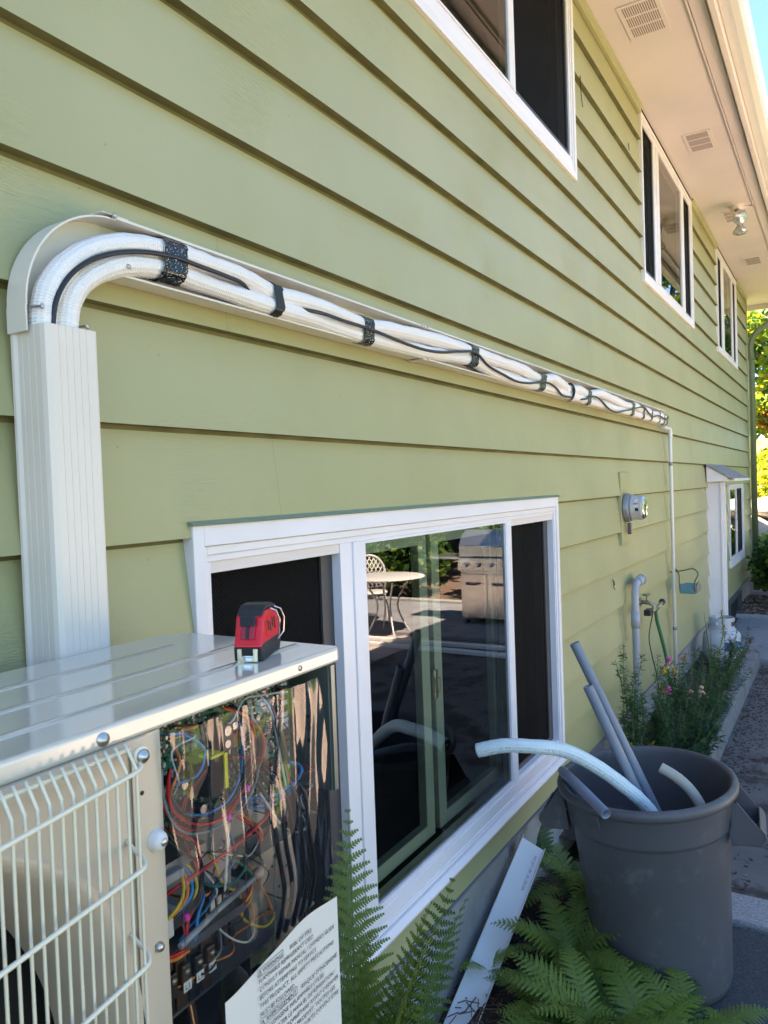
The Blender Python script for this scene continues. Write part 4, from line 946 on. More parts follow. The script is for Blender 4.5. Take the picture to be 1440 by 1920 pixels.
# ================================================================== TAPE MEASURE
def tape_measure():
    t = thing("tape_measure", "red and black tape measure standing on the ivory unit top", "tape measure", (.383, .833, UT))
    ang = math.atan2(-.100, .042)     # facing direction
    F = Matrix.Translation((.383, .833, UT+.0005)) @ Matrix.Rotation(ang, 4, 'Z')    # local +x = out of the mouth, y = sideways, z up
    RED = mat("red_plastic", (0.72, 0.012, 0.03), .3, bump=(90, .1)); RB = mat("black_rubber", (.02, .022, .028), .55)
    def pr(prof, w_, m, nm, bev=.003):
        b = MB(); k = len(prof); 
        Q = Matrix(((1, 0, 0, 0), (0, 0, 1, 0), (0, 1, 0, 0), (0, 0, 0, 1)))
        b.ext([(p[0], p[1]) for p in prof], 'y', -w_, w_, 0, F); o = part(b, nm, m, t, bevel=bev); o.modifiers and setattr(o.modifiers[0], "segments", 3); return o
    pr([(.0, 0), (.002, .018), (-.002, .026), (-.092, .026), (-.094, .010), (-.088, 0)], .0215, RB, "base_grip", .0025)
    pr([(.004, .0205), (.002, .025), (-.006, .045), (-.011, .061), (-.020, .0695), (-.060, .0695), (-.078, .062), (-.090, .045), (-.091, .024), (-.086, .0205)], .0208, RED, "case", .004)
    pr([(-.012, .0625), (-.018, .072), (-.030, .0775), (-.058, .0775), (-.078, .071), (-.094, .052), (-.096, .028), (-.091, .028), (-.089, .045), (-.076, .0655), (-.058, .0705), (-.022, .0700)], .0195, RB, "top_bumper", .002)
    # side emblem recess and markings
    b = MB(); b.box(-.072, -.022, .0209, .0216, .032, .060, 0, F); b.box(-.072, -.022, -.0216, -.0209, .032, .060, 0, F); part(b, "side_plate", RED, t, bevel=.0005)
    b = MB(); 
    M = F @ Matrix.Translation((-.062, .0218, .036)) @ Matrix(((-1, 0, 0, 0.036), (0, 0, 1, 0), (0, 1, 0, 0), (0, 0, 0, 1)))
    for (x0, x1, z0, z1) in ((-.066, -.060, .036, .057), (-.056, -.050, .040, .057), (-.046, -.040, .036, .052), (-.036, -.028, .038, .056)):
        b.ext([(x0, z0), (x1, z0+.002), (x1+.003, z1), (x0+.003, z1-.003)], 'y', .0217, .0220, 0, F)
    part(b, "side_marking", BLACK, t)
    # thumb lock, slot
    T_ = F @ Matrix.Translation((-.004, 0, .047)) @ Matrix.Rotation(R(-18), 4, 'Y')
    b = MB(); b.box(-.004, .0025, -.0105, .0105, -.016, .004, 0, T_); part(b, "lock_slot", mat("dark_red_plastic", (0.40, 0.01, 0.03), .25), t, bevel=.001)
    b = MB(); b.box(.0, .0052, -.0022, .0022, -.016, .002, 0, T_); b.box(.0005, .0075, -.0110, .0110, .0025, .0165, 0, T_)
    for k in range(5): b.box(.0076, .0084, -.0105, .0105, .0045+.0022*k, .0055+.0022*k, 0, T_)
    part(b, "thumb_lock", RB, t, bevel=.0008)
    # mouth, blade end and hook
    b = MB(); b.box(.0015, .0026, -.0165, .0165, .003, .0185, 0, F); part(b, "mouth", DARKIN, t)
    HK = mat("hook_plated", (0.80, 0.72, 0.50), .3, metal=.6)
    b = MB(); b.box(.003, .0062, -.0150, -.0085, .0005, .0190, 0, F); b.box(.003, .0062, .0085, .0150, .0005, .0190, 0, F); b.box(.003, .0062, -.0085, .0085, .0005, .0075, 0, F)
    part(b, "hook", HK, t, bevel=.0008)
    b = MB(); b.box(.0063, .0068, -.0055, .0055, .0025, .0070, 0, F); b.box(.0, .0068, -.0085, .0085, .0078, .0095, 0, F); part(b, "blade", CHROME, t, bevel=.0003)
    # wire belt clip on the right-hand side
    pts = [(-.040, .022, .071), (-.046, .030, .066), (-.052, .033, .052), (-.054, .031, .030), (-.060, .025, .020), (-.070, .025, .020), (-.078, .031, .030), (-.076, .033, .052), (-.068, .030, .066), (-.060, .022, .071)]
    b = MB(); b.tube([F @ Vector(p) for p in pts], .0011, 8); part(b, "wire_clip", CHROME, t)
tape_measure()

# ================================================================== THINGS ON THE WALL
def wall_things():
    # electricity meter
    c = (.010, 4.66, 1.563)
    t = thing("electric_meter", "round glass electricity meter on its steel ring on the siding", "meter", c)
    MET = mat("meter_grey_metal", (.46, .44, .42), .5, metal=.2)
    b = MB(); b.lathe([(.086, -.004), (.086, .012), (.082, .020), (.080, .026), (0.07, .026)], c, 'x', 40); part(b, "mounting_ring", mat("dark_steel_ring", (.30, .30, .31), .45, metal=.5), t)
    b = MB(); b.lathe([(.074, .026), (.074, .032), (.0775, .034), (.0775, .040), (.073, .042), (.072, .092), (.070, .097), (.066, .0975)], c, 'x', 40); part(b, "body", MET, t)
    b = MB(); b.lathe([(0, .094), (.066, .094)], c, 'x', 40); part(b, "dial_face", mat("meter_face", (.45, .45, .42), .4), t, recalc=False)
    b = MB(); b.lathe([(0, .112), (.05, .111), (.062, .108), (.068, .100), (.069, .096)], c, 'x', 40); part(b, "glass_cover", glass_mat("meter_glass", (.9, .92, .9), 1.45, k=1.0), t, recalc=False)
    b = MB()
    b.box(.040, .0415, c[1]-.0745, c[1]-.0738, c[2], c[2]+.001)
    lab = MB()
    def lb(mb, x0, x1, a0, a1, r_=.0735, mi=0, n=5):
        s = len(mb.v)
        for i in range(n+1):
            a = R(a0+(a1-a0)*i/n)
            for x in (x0, x1): mb.v.append((c[0]+x, c[1]-r_*math.cos(a), c[2]+r_*math.sin(a)))
        for i in range(n): mb.face((s+2*i, s+2*i+1, s+2*i+3, s+2*i+2), mi)
    lb(lab, .058, .080, 26, 44, mi=0); lb(lab, .056, .080, 4, 16, mi=0); lb(lab, .054, .080, 16.5, 21, mi=1); lb(lab, .064, .083, -14, 0, mi=2)
    part(lab, "label", [MC["label_white"], mat("label_red", (.45, .03, .03), .5), BLACK], t, recalc=False)
    b = MB(); b.box(.014, .035, 4.645, 4.675, 1.405, 1.474); part(b, "seal_tab", mat("seal_tab", (.12, .11, .12), .3, metal=.6), t, bevel=.002)
    # white drop pipe at the end of the duct
    b = MB(); y = 5.955
    b.tube(cat([(.030, 5.70, 2.098), (.030, 5.86, 2.097), (.030, 5.93, 2.092), (.030, y, 2.068), (.030, y, 2.02)], 5)+[Vector((.030, y, .15))], .0125, 14)
    t = thing("drain_pipe", "thin white pipe dropping from the end of the duct to the planter", "pipe", (.03, y, .15)); part(b, "pipe", WPVC, t)
    b = MB(); b.tube(cat([(.030, 5.90, 2.100), (.030, 5.935, 2.093), (.030, y, 2.070), (.030, y, 2.03)], 5), .0165, 14); part(b, "elbow", WPVC, t)
    for z in (1.838, .615):
        b = MB(); b.lathe([(.0128, -.012), (.0158, -.012), (.0158, .012), (.0128, .012)], (.030, y, z), 'z', 16); part(b, "pipe_strap", mat("grey_strap", (.3, .3, .32), .4, metal=.6), t)
    # grey electrical conduit with pulling elbow
    t = thing("conduit_riser", "grey electrical conduit rising from the planter and hooking into the wall", "conduit", (.06, 4.62, .08))
    b = MB(); b.tube([Vector((.055, 4.615, .08)), Vector((.055, 4.615, .95))]+cat([(.055, 4.617, .98), (.052, 4.63, 1.05), (.046, 4.68, 1.095), (.040, 4.76, 1.105)], 6), .0215, 16); part(b, "pipe", PVC2, t)
    b = MB(); b.lathe([(.022, -.05), (.0255, -.05), (.0255, .05), (.022, .05)], (.055, 4.615, .90), 'z', 16); part(b, "coupling", PVC2, t)
    b = MB(); b.tube([(.040, 4.745, 1.106), (.038, 4.80, 1.108), (.036, 4.86, 1.108)], .030, 14); b.tube([(.036, 4.861, 1.108), (.036, 4.875, 1.108)], .034, 14); part(b, "fitting", PVC2, t)
    # hose bib with splitter, timer box and green hose
    t = thing("hose_tap", "brass hose tap with a splitter low on the siding", "tap", (.0, 4.95, .95))
    b = MB(); b.tube([(-.02, 4.97, .955), (.06, 4.97, .950), (.085, 4.97, .935), (.09, 4.97, .905)], .013, 12); b.lathe([(0, .0), (.028, 0), (.028, .006), (0, .006)], (.003, 4.97, .955), 'x', 16); part(b, "spout", BRASS, t)
    b = MB(); b.tube([(.045, 4.97, .955), (.045, 4.97, .995)], .006, 8); b.lathe([(.020, -.004), (.026, -.004), (.026, .004), (.020, .004)], (.045, 4.97, 1.0), 'z', 16); b.box(.020, .07, 4.965, 4.975, .997, 1.003); b.box(.040, .05, 4.948, 4.992, .9965, 1.0035); part(b, "handle", BRASS, t)
    b = MB(); b.tube([(.09, 4.88, .915), (.09, 5.06, .905)], .014, 12); b.tube([(.09, 5.06, .905), (.10, 5.12, .925), (.10, 5.15, .925)], .012, 12); part(b, "splitter", BRASS, t)
    b = MB(); b.lathe([(0, -.012), (.012, -.012), (.022, -.006), (.022, .008), (0, .008)], (.10, 5.16, .93), 'y', 6); part(b, "valve_knob", BLACK, t)
    b = MB(); b.box(.07, .11, 4.76, 4.85, .900, .935); b.tube([(.09, 4.85, .917), (.09, 4.93, .915)], .008, 8); part(b, "timer", BLACK, t, bevel=.004)
    b = MB(); b.tube(cat([(.095, 4.99, .90), (.095, 5.00, .86), (.105, 5.06, .74), (.12, 5.14, .58), (.14, 5.14, .42), (.17, 5.02, .28), (.20, 4.86, .17), (.24, 4.70, .115), (.27, 4.45, .112), (.2, 4.2, .112)], 8), .0115, 12)
    solo(b, "garden_hose", mat("green_hose", (.045, .17, .075), .4), "green garden hose hanging from the tap into the planter", "hose", (.095, 4.99, .9))
    b = MB(); b.tube(cat([(.09, 4.95, .915), (.075, 4.97, .86), (.06, 4.94, .74), (.065, 4.98, .62), (.08, 5.02, .50), (.11, 4.98, .36), (.14, 4.95, .2), (.15, 4.9, .11)], 8), .0035, 6)
    solo(b, "drip_tube", BLACK, "thin black drip tube hanging beside the green hose", "tube", (.09, 4.95, .915))
    # hanging blue feeder tray
    t = thing("bird_feeder", "small blue wooden feeder hooked on the siding by the white pipe", "feeder", (.06, 6.1, .83)); BL = mat("blue_painted_wood", (.11, .25, .29), .55, var=(20, .12))
    b = MB(); b.box(.070, .182, 5.95, 5.957, .882, .950); b.box(.070, .182, 5.9575, 6.16, .876, .8815); b.box(.070, .182, 6.1605, 6.167, .876, .93); part(b, "tray", BL, t, bevel=.002)
    b = MB(); b.ext([(5.9575, .8825), (6.16, .8825), (6.16, .92), (6.06, .96), (5.9575, .93)], 'x', .1825, .189); part(b, "end_panel", mat("weathered_wood", (.22, .20, .15), .8), t)
    for xx, k in ((.075, 0), (.180, 1)):
        b = MB(); b.tube(cat([(xx, 5.946, .895), (xx-.004, 5.944, .96), (xx-.010+.03*k, 5.95, 1.03), (xx+.03*k-.03, 5.96, 1.055), (xx*.5, 5.97, 1.045), (.002, 5.98, 1.03)], 6), .0045, 8); part(b, "hook", mat("dark_wire", (.06, .09, .10), .4), t)
    # eave flood light fed by a surface cable
    t = thing("flood_light", "twin lamp flood light fixed under the eave", "light", (.325, 7.82, 4.22))
    b = MB(); b.lathe([(0, -.055), (.035, -.052), (.058, -.038), (.060, 0)], (.325, 7.82, 4.2195), 'z', 28); part(b, "base", CREAM, t)
    GL = mat("silvered_bulb", (.62, .60, .55), .15, metal=.6)
    b = MB(); b.tube([(.33, 7.79, 4.17), (.34, 7.73, 4.12)], .022, 12); part(b, "lamp_holder", mat("grey_holder", (.32, .31, .28), .4), t)
    b = MB(); b.lathe([(0, -.055), (.022, -.055), (.03, -.02), (.058, .02), (.064, .045), (.05, .058), (0, .066)], (.345, 7.69, 4.075), 'z', 24, M=Vector((.45, -.8, -.35)).to_track_quat('Z', 'Y').to_matrix()); part(b, "bulb", GL, t)
    b = MB(); b.tube([(.335, 7.84, 4.17), (.345, 7.83, 4.07)], .02, 12); part(b, "lamp_holder", MC["grey_holder"], t)
    b = MB(); b.lathe([(0, 0), (.022, 0), (.03, .03), (.062, .085), (.062, .09), (0, .10)], (.345, 7.83, 4.06), 'z', 24, M=Matrix.Rotation(R(170), 3, 'X')); part(b, "bulb", GL, t)
    b = MB(); b.tube(cat([(.458, HY0, 4.212), (.458, 0, 4.212), (.458, 3.0, 4.212)], 2)+[Vector((.458, 7.6, 4.212))]+cat([(.458, 7.80, 4.212), (.452, 7.86, 4.212), (.43, 7.88, 4.211), (.38, 7.85, 4.208), (.34, 7.83, 4.195)], 5), .0085, 10)
    t = thing("surface_cable", "cream painted cable clipped along the soffit to the flood light", "cable", (.458, 3, 4.212)); part(b, "cable", CREAM, t)
    for y in (3.55, 5.25, 6.35, 7.3): b = MB(); b.box(.447, .469, y-.008, y+.008, 4.2005, 4.2035); part(b, "clip", CREAM, t, bevel=.002)
wall_things()

# ================================================================== TRASH CAN AND PIPES
def trash_can():
    c0 = Vector((.556, 2.735, .0)); c1 = Vector((.512, 2.702, .70)); ax = (c1-c0).normalized(); M = ax.to_track_quat('Z', 'Y').to_matrix()
    # keep the handles aligned: local x -> world direction (.95,-.05)
    M = M.to_4x4(); 
    xd = Vector((.97, .10, 0)); xd = (xd-ax*xd.dot(ax)).normalized(); yd = ax.cross(xd); MM = Matrix((xd, yd, ax)).transposed()
    t = thing("trash_can", "big grey plastic trash can holding offcuts of pipe", "trash can", c0)
    H = .70
    prof = [(0, .012), (.17, .012), (.205, .004), (.218, .010), (.224, .035), (.259, .548), (.262, .556), (.269, .560), (.270, .568), (.279, .655), (.281, .661), (.292, .662), (.298, .670), (.299, .684), (.294, .695), (.285, .700), (.277, .696), (.273, .684), (.270, .66), (.254, .55), (.218, .05), (.20, .03), (0, .03)]
    b = MB(); b.lathe(prof, c0, 'z', 96, M=MM); part(b, "body", CANM, t)
    b = MB(); b.lathe([(.262, .500), (.2645, .503), (.2665, .508)], c0, 'z', 96, M=MM)
    def L(x, y, z): return tuple(c0 + MM @ Vector((x, y, z)))
    for s in (1, -1):
        h = MB()
        web = [(.262, .52), (.272, .655), (.290, .660), (.298, .650), (.362, .560), (.364, .545), (.350, .522), (.345, .520)]
        for yy in (-.082, .078):
            k = len(h.v); n = len(web)
            for y_ in (yy, yy+.004): h.v += [L(s*p[0], y_, p[1]) for p in web]
            h.face(range(k, k+n)); h.face(list(range(k+2*n-1, k+n-1, -1)))
            for i in range(n): j = (i+1) % n; h.face((k+i, k+j, k+n+j, k+n+i))
        grip = [(.339, .518), (.352, .519), (.368, .545), (.365, .564), (.352, .582), (.3475, .579), (.359, .561), (.361, .548), (.349, .526), (.339, .524)]
        k = len(h.v); n = len(grip)
        for y_ in (-.0835, .0835): h.v += [L(s*p[0], y_, p[1]) for p in grip]
        h.face(range(k, k+n)); h.face(list(range(k+2*n-1, k+n-1, -1)))
        for i in range(n): j = (i+1) % n; h.face((k+i, k+j, k+n+j, k+n+i))
        flo = [(.262, .516), (.341, .516), (.341, .520), (.262, .521)]
        k = len(h.v); n = 4
        for y_ in (-.0775, .0775): h.v += [L(s*p[0], y_, p[1]) for p in flo]
        h.face(range(k, k+n)); h.face(list(range(k+2*n-1, k+n-1, -1)))
        for i in range(n): j = (i+1) % n; h.face((k+i, k+j, k+n+j, k+n+i))
        part(h, "handle", CANM, t, bevel=.0015)
    b = MB(); a = R(-118)
    for da in (0,):
        pts = []
        Rz = Matrix.Rotation(a, 3, 'Z')
        for (x0, x1, y0, y1, z0, z1) in ((.276, .286, -.017, .017, .618, .662),):
            P8 = [(x0,y0,z0),(x1,y0,z0),(x1,y1,z0),(x0,y1,z0),(x0+.008,y0,z1),(x1+.008,y0,z1),(x1+.008,y1,z1),(x0+.008,y1,z1)]
            n = len(b.v); b.v += [L(*(Rz @ Vector(p))) for p in P8]
            for q in ((0,3,2,1),(4,5,6,7),(0,1,5,4),(1,2,6,5),(2,3,7,6),(3,0,4,7)): b.face([n+i for i in q])
    part(b, "rim_rib", CANM, t, bevel=.002)
trash_can()
def pipe_obj(name, pts, r, m, label, cat_, ring_t=.0025, segs=20, rfun=None, inner=True):
    b = MB(); P_ = cat(pts, 10); b.tube(P_, r, segs, caps=False, rfun=rfun)
    # open ends: annulus and bore
    mats = [m, DARKIN]
    for e, (p, q) in enumerate(((P_[0], P_[1]), (P_[-1], P_[-2]))):
        d = (p-q).normalized(); M = d.to_track_quat('Z', 'Y').to_matrix()
        b.lathe([(r, 0), (r-ring_t, 0), (r-ring_t, -.04)], p, 'z', segs, M=M); b.lathe([(r-ring_t, -.04), (0, -.04)], p, 'z', segs, 1, M=M)
    return solo(b, name, mats, label, cat_, tuple(P_[0]), recalc=False)
pipe_obj("pvc_pipe", [(.298, 2.640, 1.156), (.733, 2.752, .15)], .0178, PVC, "longer straight grey pipe standing in the trash can, behind its twin", "pipe")
pipe_obj("pvc_pipe", [(.356, 2.590, 1.021), (.708, 2.700, .15)], .0178, PVC, "shorter straight grey pipe leaning in the trash can, in front of its twin", "pipe")
pipe_obj("pvc_pipe", [(.480, 2.325, .700), (.385, 2.415, .722), (.300, 2.500, .735), (.262, 2.580, .712), (.300, 2.66, .60), (.36, 2.72, .5)], .0165, PVC, "grey pipe hooked over the near left rim of the trash can", "pipe")
pipe_obj("drain_hose", [(.573, 2.672, .745), (.620, 2.672, .722), (.665, 2.665, .690), (.700, 2.66, .64), (.71, 2.68, .52)], .0175, BEIGEP, "short beige ribbed hose end sticking up inside the trash can", "hose", rfun=lambda s: 1.05 if (.055 < s < .09 and int(s*220) % 2) else 1)
def white_hose():
    b = MB(); P_ = cat([(.045, 2.345, .828), (.13, 2.365, .850), (.225, 2.40, .850), (.31, 2.46, .830), (.40, 2.51, .775), (.475, 2.55, .71), (.535, 2.59, .64), (.59, 2.66, .50), (.61, 2.74, .30)], 12)
    b.tube(P_, .0235, 28, rfun=lambda s: 1+.02*math.sin(s*640)+.01*math.sin(s*31))
    t = thing("insulated_hose", "pale white insulated hose arching out of the trash can towards the window", "hose", (.045, 2.345, .828))
    part(b, "jacket", JACKET2, t)
    d = (P_[0]-P_[1]).normalized(); M = d.to_track_quat('Z', 'Y').to_matrix()
    b = MB(); b.lathe([(.0225, -.002), (.0225, .002), (.008, .002), (.008, -.02)], P_[0], 'z', 24, M=M); part(b, "foam_end", FOAM, t)
white_hose()

def leaning_trim():
    t = thing("trim_channel", "white plastic channel offcut lying propped between ferns and foundation", "channel", (.04, 2.12, .02))
    B = Vector((.000, 1.95, -.055)); T = Vector((-.010, 2.863, .305)); a = (T-B); ln = a.length; a.normalize()
    wv = Vector((.082, .020, -.045)); wv = (wv-a*wv.dot(a)).normalized(); nn = wv.cross(a).normalized()
    if nn.z < 0: nn = -nn
    Wd = .098; h = .020
    prof = [(0, h), (0, 0), (Wd, 0), (Wd, h), (Wd-.002, h), (Wd-.002, .004), (Wd-.006, .0018), (.006, .0018), (.002, .004), (.002, h)]
    b = MB(); k = len(prof)
    for o in (B, T): b.v += [tuple(o+wv*p[0]+nn*p[1]) for p in prof]
    b.face(range(k)); b.face(list(range(2*k-1, k-1, -1)))
    for i in range(k): j = (i+1) % k; b.face((i, j, k+j, k+i))
    part(b, "channel", mat("bluish_white_pvc", (.74, .75, .74), .35), t)
    M = Matrix((-a, -wv, nn)).transposed().to_4x4() if False else None
    o = T+wv*(.070)+nn*.0022-a*.045
    M = Matrix((( -a.x, wv.x, nn.x, o.x), (-a.y, wv.y, nn.y, o.y), (-a.z, wv.z, nn.z, o.z), (0, 0, 0, 1)))
    tb = MB(); text_mesh(tb, "PVC QTY 1/PK USA 230-D4A", .017, M, sx=.80); part(tb, "lettering", mat("grey_print", (.12, .13, .17), .6), t, recalc=False)
leaning_trim()

# ================================================================== PLANTER, TANK
def planter():
    b = MB(); b.box(.350, .455, 3.40, 7.62, -.02, .168); b.box(.02, .3495, 7.54, 7.62, -.02, .166)
    t = thing("planter_kerb", "low weathered concrete kerb round the narrow flower bed", "kerb", (.40, 3.4, 0)); part(b, "kerb", PLANTK, t, bevel=.008)
    c = (.205, 7.10, .10)
    t = thing("propane_tank", "small grey propane tank standing in the planter beside the wall", "gas tank", c); TK = mat("tank_grey_paint", (.44, .46, .50), .4, var=(8, .12), dirt=((.22, .20, .19), 11, .57, .08))
    b = MB(); b.lathe([(0, .03), (.08, .033), (.13, .06), (.152, .11), (.155, .14), (.156, .143), (.155, .146), (.155, .24), (.146, .285), (.115, .322), (.06, .342), (0, .347)], c, 'z', 40); part(b, "body", TK, t)
    b = MB(); b.lathe([(.098, .0), (.104, .0), (.104, .045), (.098, .045)], c, 'z', 32); part(b, "foot_ring", TK, t)
    b = MB(); n = 32
    for k in range(n):
        a0, a1 = R(-165+k*330/n), R(-165+(k+1)*330/n)
        hole = (9 <= k <= 12) or (19 <= k <= 22)
        segs = ((.30, .355), (.395, .425)) if hole else ((.30, .425),)
        for z0, z1 in segs:
            for r_ in (.100, .1035):
                b.poly([(c[0]+r_*math.cos(a0-1.2), c[1]+r_*math.sin(a0-1.2), c[2]+z0), (c[0]+r_*math.cos(a1-1.2), c[1]+r_*math.sin(a1-1.2), c[2]+z0), (c[0]+r_*math.cos(a1-1.2), c[1]+r_*math.sin(a1-1.2), c[2]+z1), (c[0]+r_*math.cos(a0-1.2), c[1]+r_*math.sin(a0-1.2), c[2]+z1)])
    part(b, "collar", TK, t, recalc=False)
    b = MB(); b.tube([(c[0], c[1], c[2]+.34), (c[0], c[1], c[2]+.40)], .014, 10); b.lathe([(0, 0), (.028, 0), (.028, .016), (0, .018)], (c[0], c[1], c[2]+.40), 'z', 14); b.tube([(c[0], c[1], c[2]+.37), (c[0]+.04, c[1]-.05, c[2]+.37)], .013, 10); part(b, "valve", BRASS, t)
    b = MB(); b.lathe([(.1562, .15), (.1562, .235)], c, 'z', 40); b2 = MB(); s = len(b2.v)
    for k in range(13):
        a = R(-75+6*k)
        for z in (.155, .232): b2.v.append((c[0]+.1568*math.cos(a), c[1]+.1568*math.sin(a), c[2]+z))
    for k in range(12): b2.face((2*k, 2*k+2, 2*k+3, 2*k+1))
    part(b2, "label", mat("tank_label_blue", (.03, .12, .24), .4, dirt=((.6, .6, .6), 26, .58, .04)), t, recalc=False)
planter()

# ================================================================== FERNS
FROND_ME = {}
def frond_mesh(seed, L, arch, wide, pairs=20, m=None, droop=0.25):
    """one bipinnate frond: arching rachis from the origin towards +y, toothed pinnae on both sides"""
    rnd = random.Random(seed); b = MB(); n = pairs+4; pts = []
    ang = R(arch); p = Vector((0, 0, 0)); st = L/n; side = rnd.uniform(-.25, .25)
    for i in range(n+1):
        pts.append(p.copy()); t = i/n
        a = ang-(R(arch)+droop)*t**1.3
        p = p+Vector((side*st*t, math.cos(a)*st, math.sin(a)*st))
    b.tube(pts, [.0022*(1-.8*i/n)+.0003 for i in range(n+1)], 5, mi=1)
    for i in range(3, n+1):
        t = (i-3)/(n-3); c = pts[i]; d = (pts[i]-pts[i-1]).normalized()
        Lp = wide*(math.sin(math.pi*min(1, (.18+t*.84)))**.75)*(1-.25*t)+.008
        for sd in (-1, 1):
            out = d.cross(Vector((0, 0, 1))).normalized()*sd
            dirp = (out*1.0+d*.55+Vector((0, 0, rnd.uniform(-.16, .10)))).normalized()
            nrm = dirp.cross(d*sd).normalized(); k = max(4, int(Lp/.0062)); q = c.copy(); stp = Lp/k
            for j in range(k):
                u = j/k; dd = (dirp+Vector((0, 0, -.38*u*u))).normalized(); q2 = q+dd*stp
                w_ = (.0098*(1-u)**.75+.0014)*min(1, Lp/.09+.35); sv = dd.cross(nrm).normalized()
                for s2 in (-1, 1):
                    tip = q+dd*stp*1.05+sv*w_*s2+nrm*rnd.uniform(-.0015, .0015)
                    b.poly([q, q2, tip+dd*stp*.12, tip-dd*stp*.45] if s2 > 0 else [q2, q, tip-dd*stp*.45, tip+dd*stp*.12], 0)
                q = q2
    return b
FV = []
for i, (L, arch, wide, m) in enumerate(((.50, 66, .085, FERN), (.44, 52, .080, FERN), (.40, 34, .072, FERN2), (.32, 55, .060, FERN2), (.46, 44, .085, FERN3), (.26, 65, .045, FERN3), (.92, 86, .120, FERN), (.86, 82, .105, FERN3))):
    mb = frond_mesh(20+i, L, arch, wide, pairs=(19 if L > .4 else 14) if L < .8 else 32, droop=(-1.12 if L > .8 else .6 if arch > 60 else .40)); FV.append(mb.mesh("frond", [m, STEM], (0, 0, 0)))
def fern(name, loc, fronds, label, group=None):
    t = thing(name, label, "fern", loc, group)
    for v, yaw, tilt, sc in fronds:
        o = bpy.data.objects.new("frond", FV[v]); COL.objects.link(o); o.parent = t
        o.rotation_euler = (R(tilt), R(random.uniform(-14, 14)), R(yaw)); o.scale = (sc, sc, sc)
    return t
def crown(n, vs, s0=.8, s1=1.15, a0=0, a1=360, tl=(-10, 18)):
    return [(random.choice(vs), a0+(a1-a0)*(k+random.uniform(-.3, .3))/n, random.uniform(*tl), random.uniform(s0, s1)) for k in range(n)]
GF = "ferns along the foundation"
fern("fern", (.20, 1.31, .02), [(6, 60, 0, 1.04), (6, -60, 1, 1.02), (7, 100, 1, 1.06), (7, -90, 1, 1.0), (6, 160, 1, .98), (7, 10, 0, .98), (6, 75, 1, .96), (7, -40, 1, .94), (7, 130, 3, .94), (0, 30, 4, 1.3), (0, -20, 6, 1.2), (0, 100, 6, 1.3), (4, 60, 2, 1.4), (4, -60, 5, 1.3), (6, 200, 1, .9), (7, 250, 1, .9), (6, 0, 2, .86), (7, 55, 3, .84), (0, 60, 0, 1.2), (1, 0, 0, 1.2), (4, 120, 0, 1.3), (6, 20, 1, .75), (7, -15, 1, .7), (6, -75, 2, .68), (7, 70, 2, .66), (6, 110, 2, .75), (6, 85, 1, .9), (7, -110, 0, .86)], "tall fern standing between the outdoor unit and the window", GF)
fern("fern", (.22, 1.40, .02), [(0, 20+i*31, -6+3*(i % 4), 1.0+.12*(i % 3)) for i in range(10)]+[(4, 35+i*47, -4, 1.25) for i in range(6)], "leafy base fern crowding the foot of the tall fern", GF)
fern("fern", (.13, 1.66, .02), crown(11, [0, 4, 5], .6, .85), "small fern sprouting at the foot of the concrete below the window", GF)
fern("fern", (.45, 2.20, .02), crown(24, [0, 1, 4, 2], .62, .88), "broad fern spilling in front of the grey trash can", GF)
fern("fern", (.31, 2.50, .02), crown(20, [0, 1, 4], .62, .88, tl=(-2, 14)), "dark fern between the trash can and the white channel", GF)
fern("fern", (.62, 2.24, .02), crown(15, [2, 3, 1], .70, .95, tl=(-18, 6)), "low light green fern at the foot of the trash can", GF)
fern("fern", (.50, 1.93, .0), crown(16, [3, 2, 3], .55, .75, tl=(-24, -4)), "lowest fern at the bottom edge of the picture", GF)
fern("fern", (.19, 3.00, .02), crown(14, [0, 1, 5], .75, 1.0), "fern against the foundation behind the trash can", GF)
fern("fern", (.01, 3.05, .10), [(5, 90, 0, 1.3), (5, 20, 5, 1.2), (5, 150, 0, 1.1), (0, 60, -5, .9)], "thin fern climbing the foundation past the window sill", GF)
fern("fern", (.02, 2.38, .02), crown(6, [5, 3], .45, .65), "tiny fern rooted beside the concrete near the white channel", GF)
fern("fern", (.70, 2.34, .02), [(1, 150, -8, .75), (0, 200, -4, .8), (1, 120, -10, .7), (3, 90, 0, .8), (0, 60, 4, .62), (1, 20, 6, .7), (3, 240, -6, .9), (1, 300, 0, .7), (5, 0, 0, 1.0)], "fern with fronds arching up against the front of the trash can", GF)
fern("fern", (.80, 2.42, .0), crown(9, [2, 3], .45, .65, tl=(-28, -8)), "short fern at the right foot of the trash can", GF)
fern("fern", (.33, 2.27, .02), crown(14, [2, 1, 3], .6, .8), "yellowish fern rooted just right of the white channel", GF)

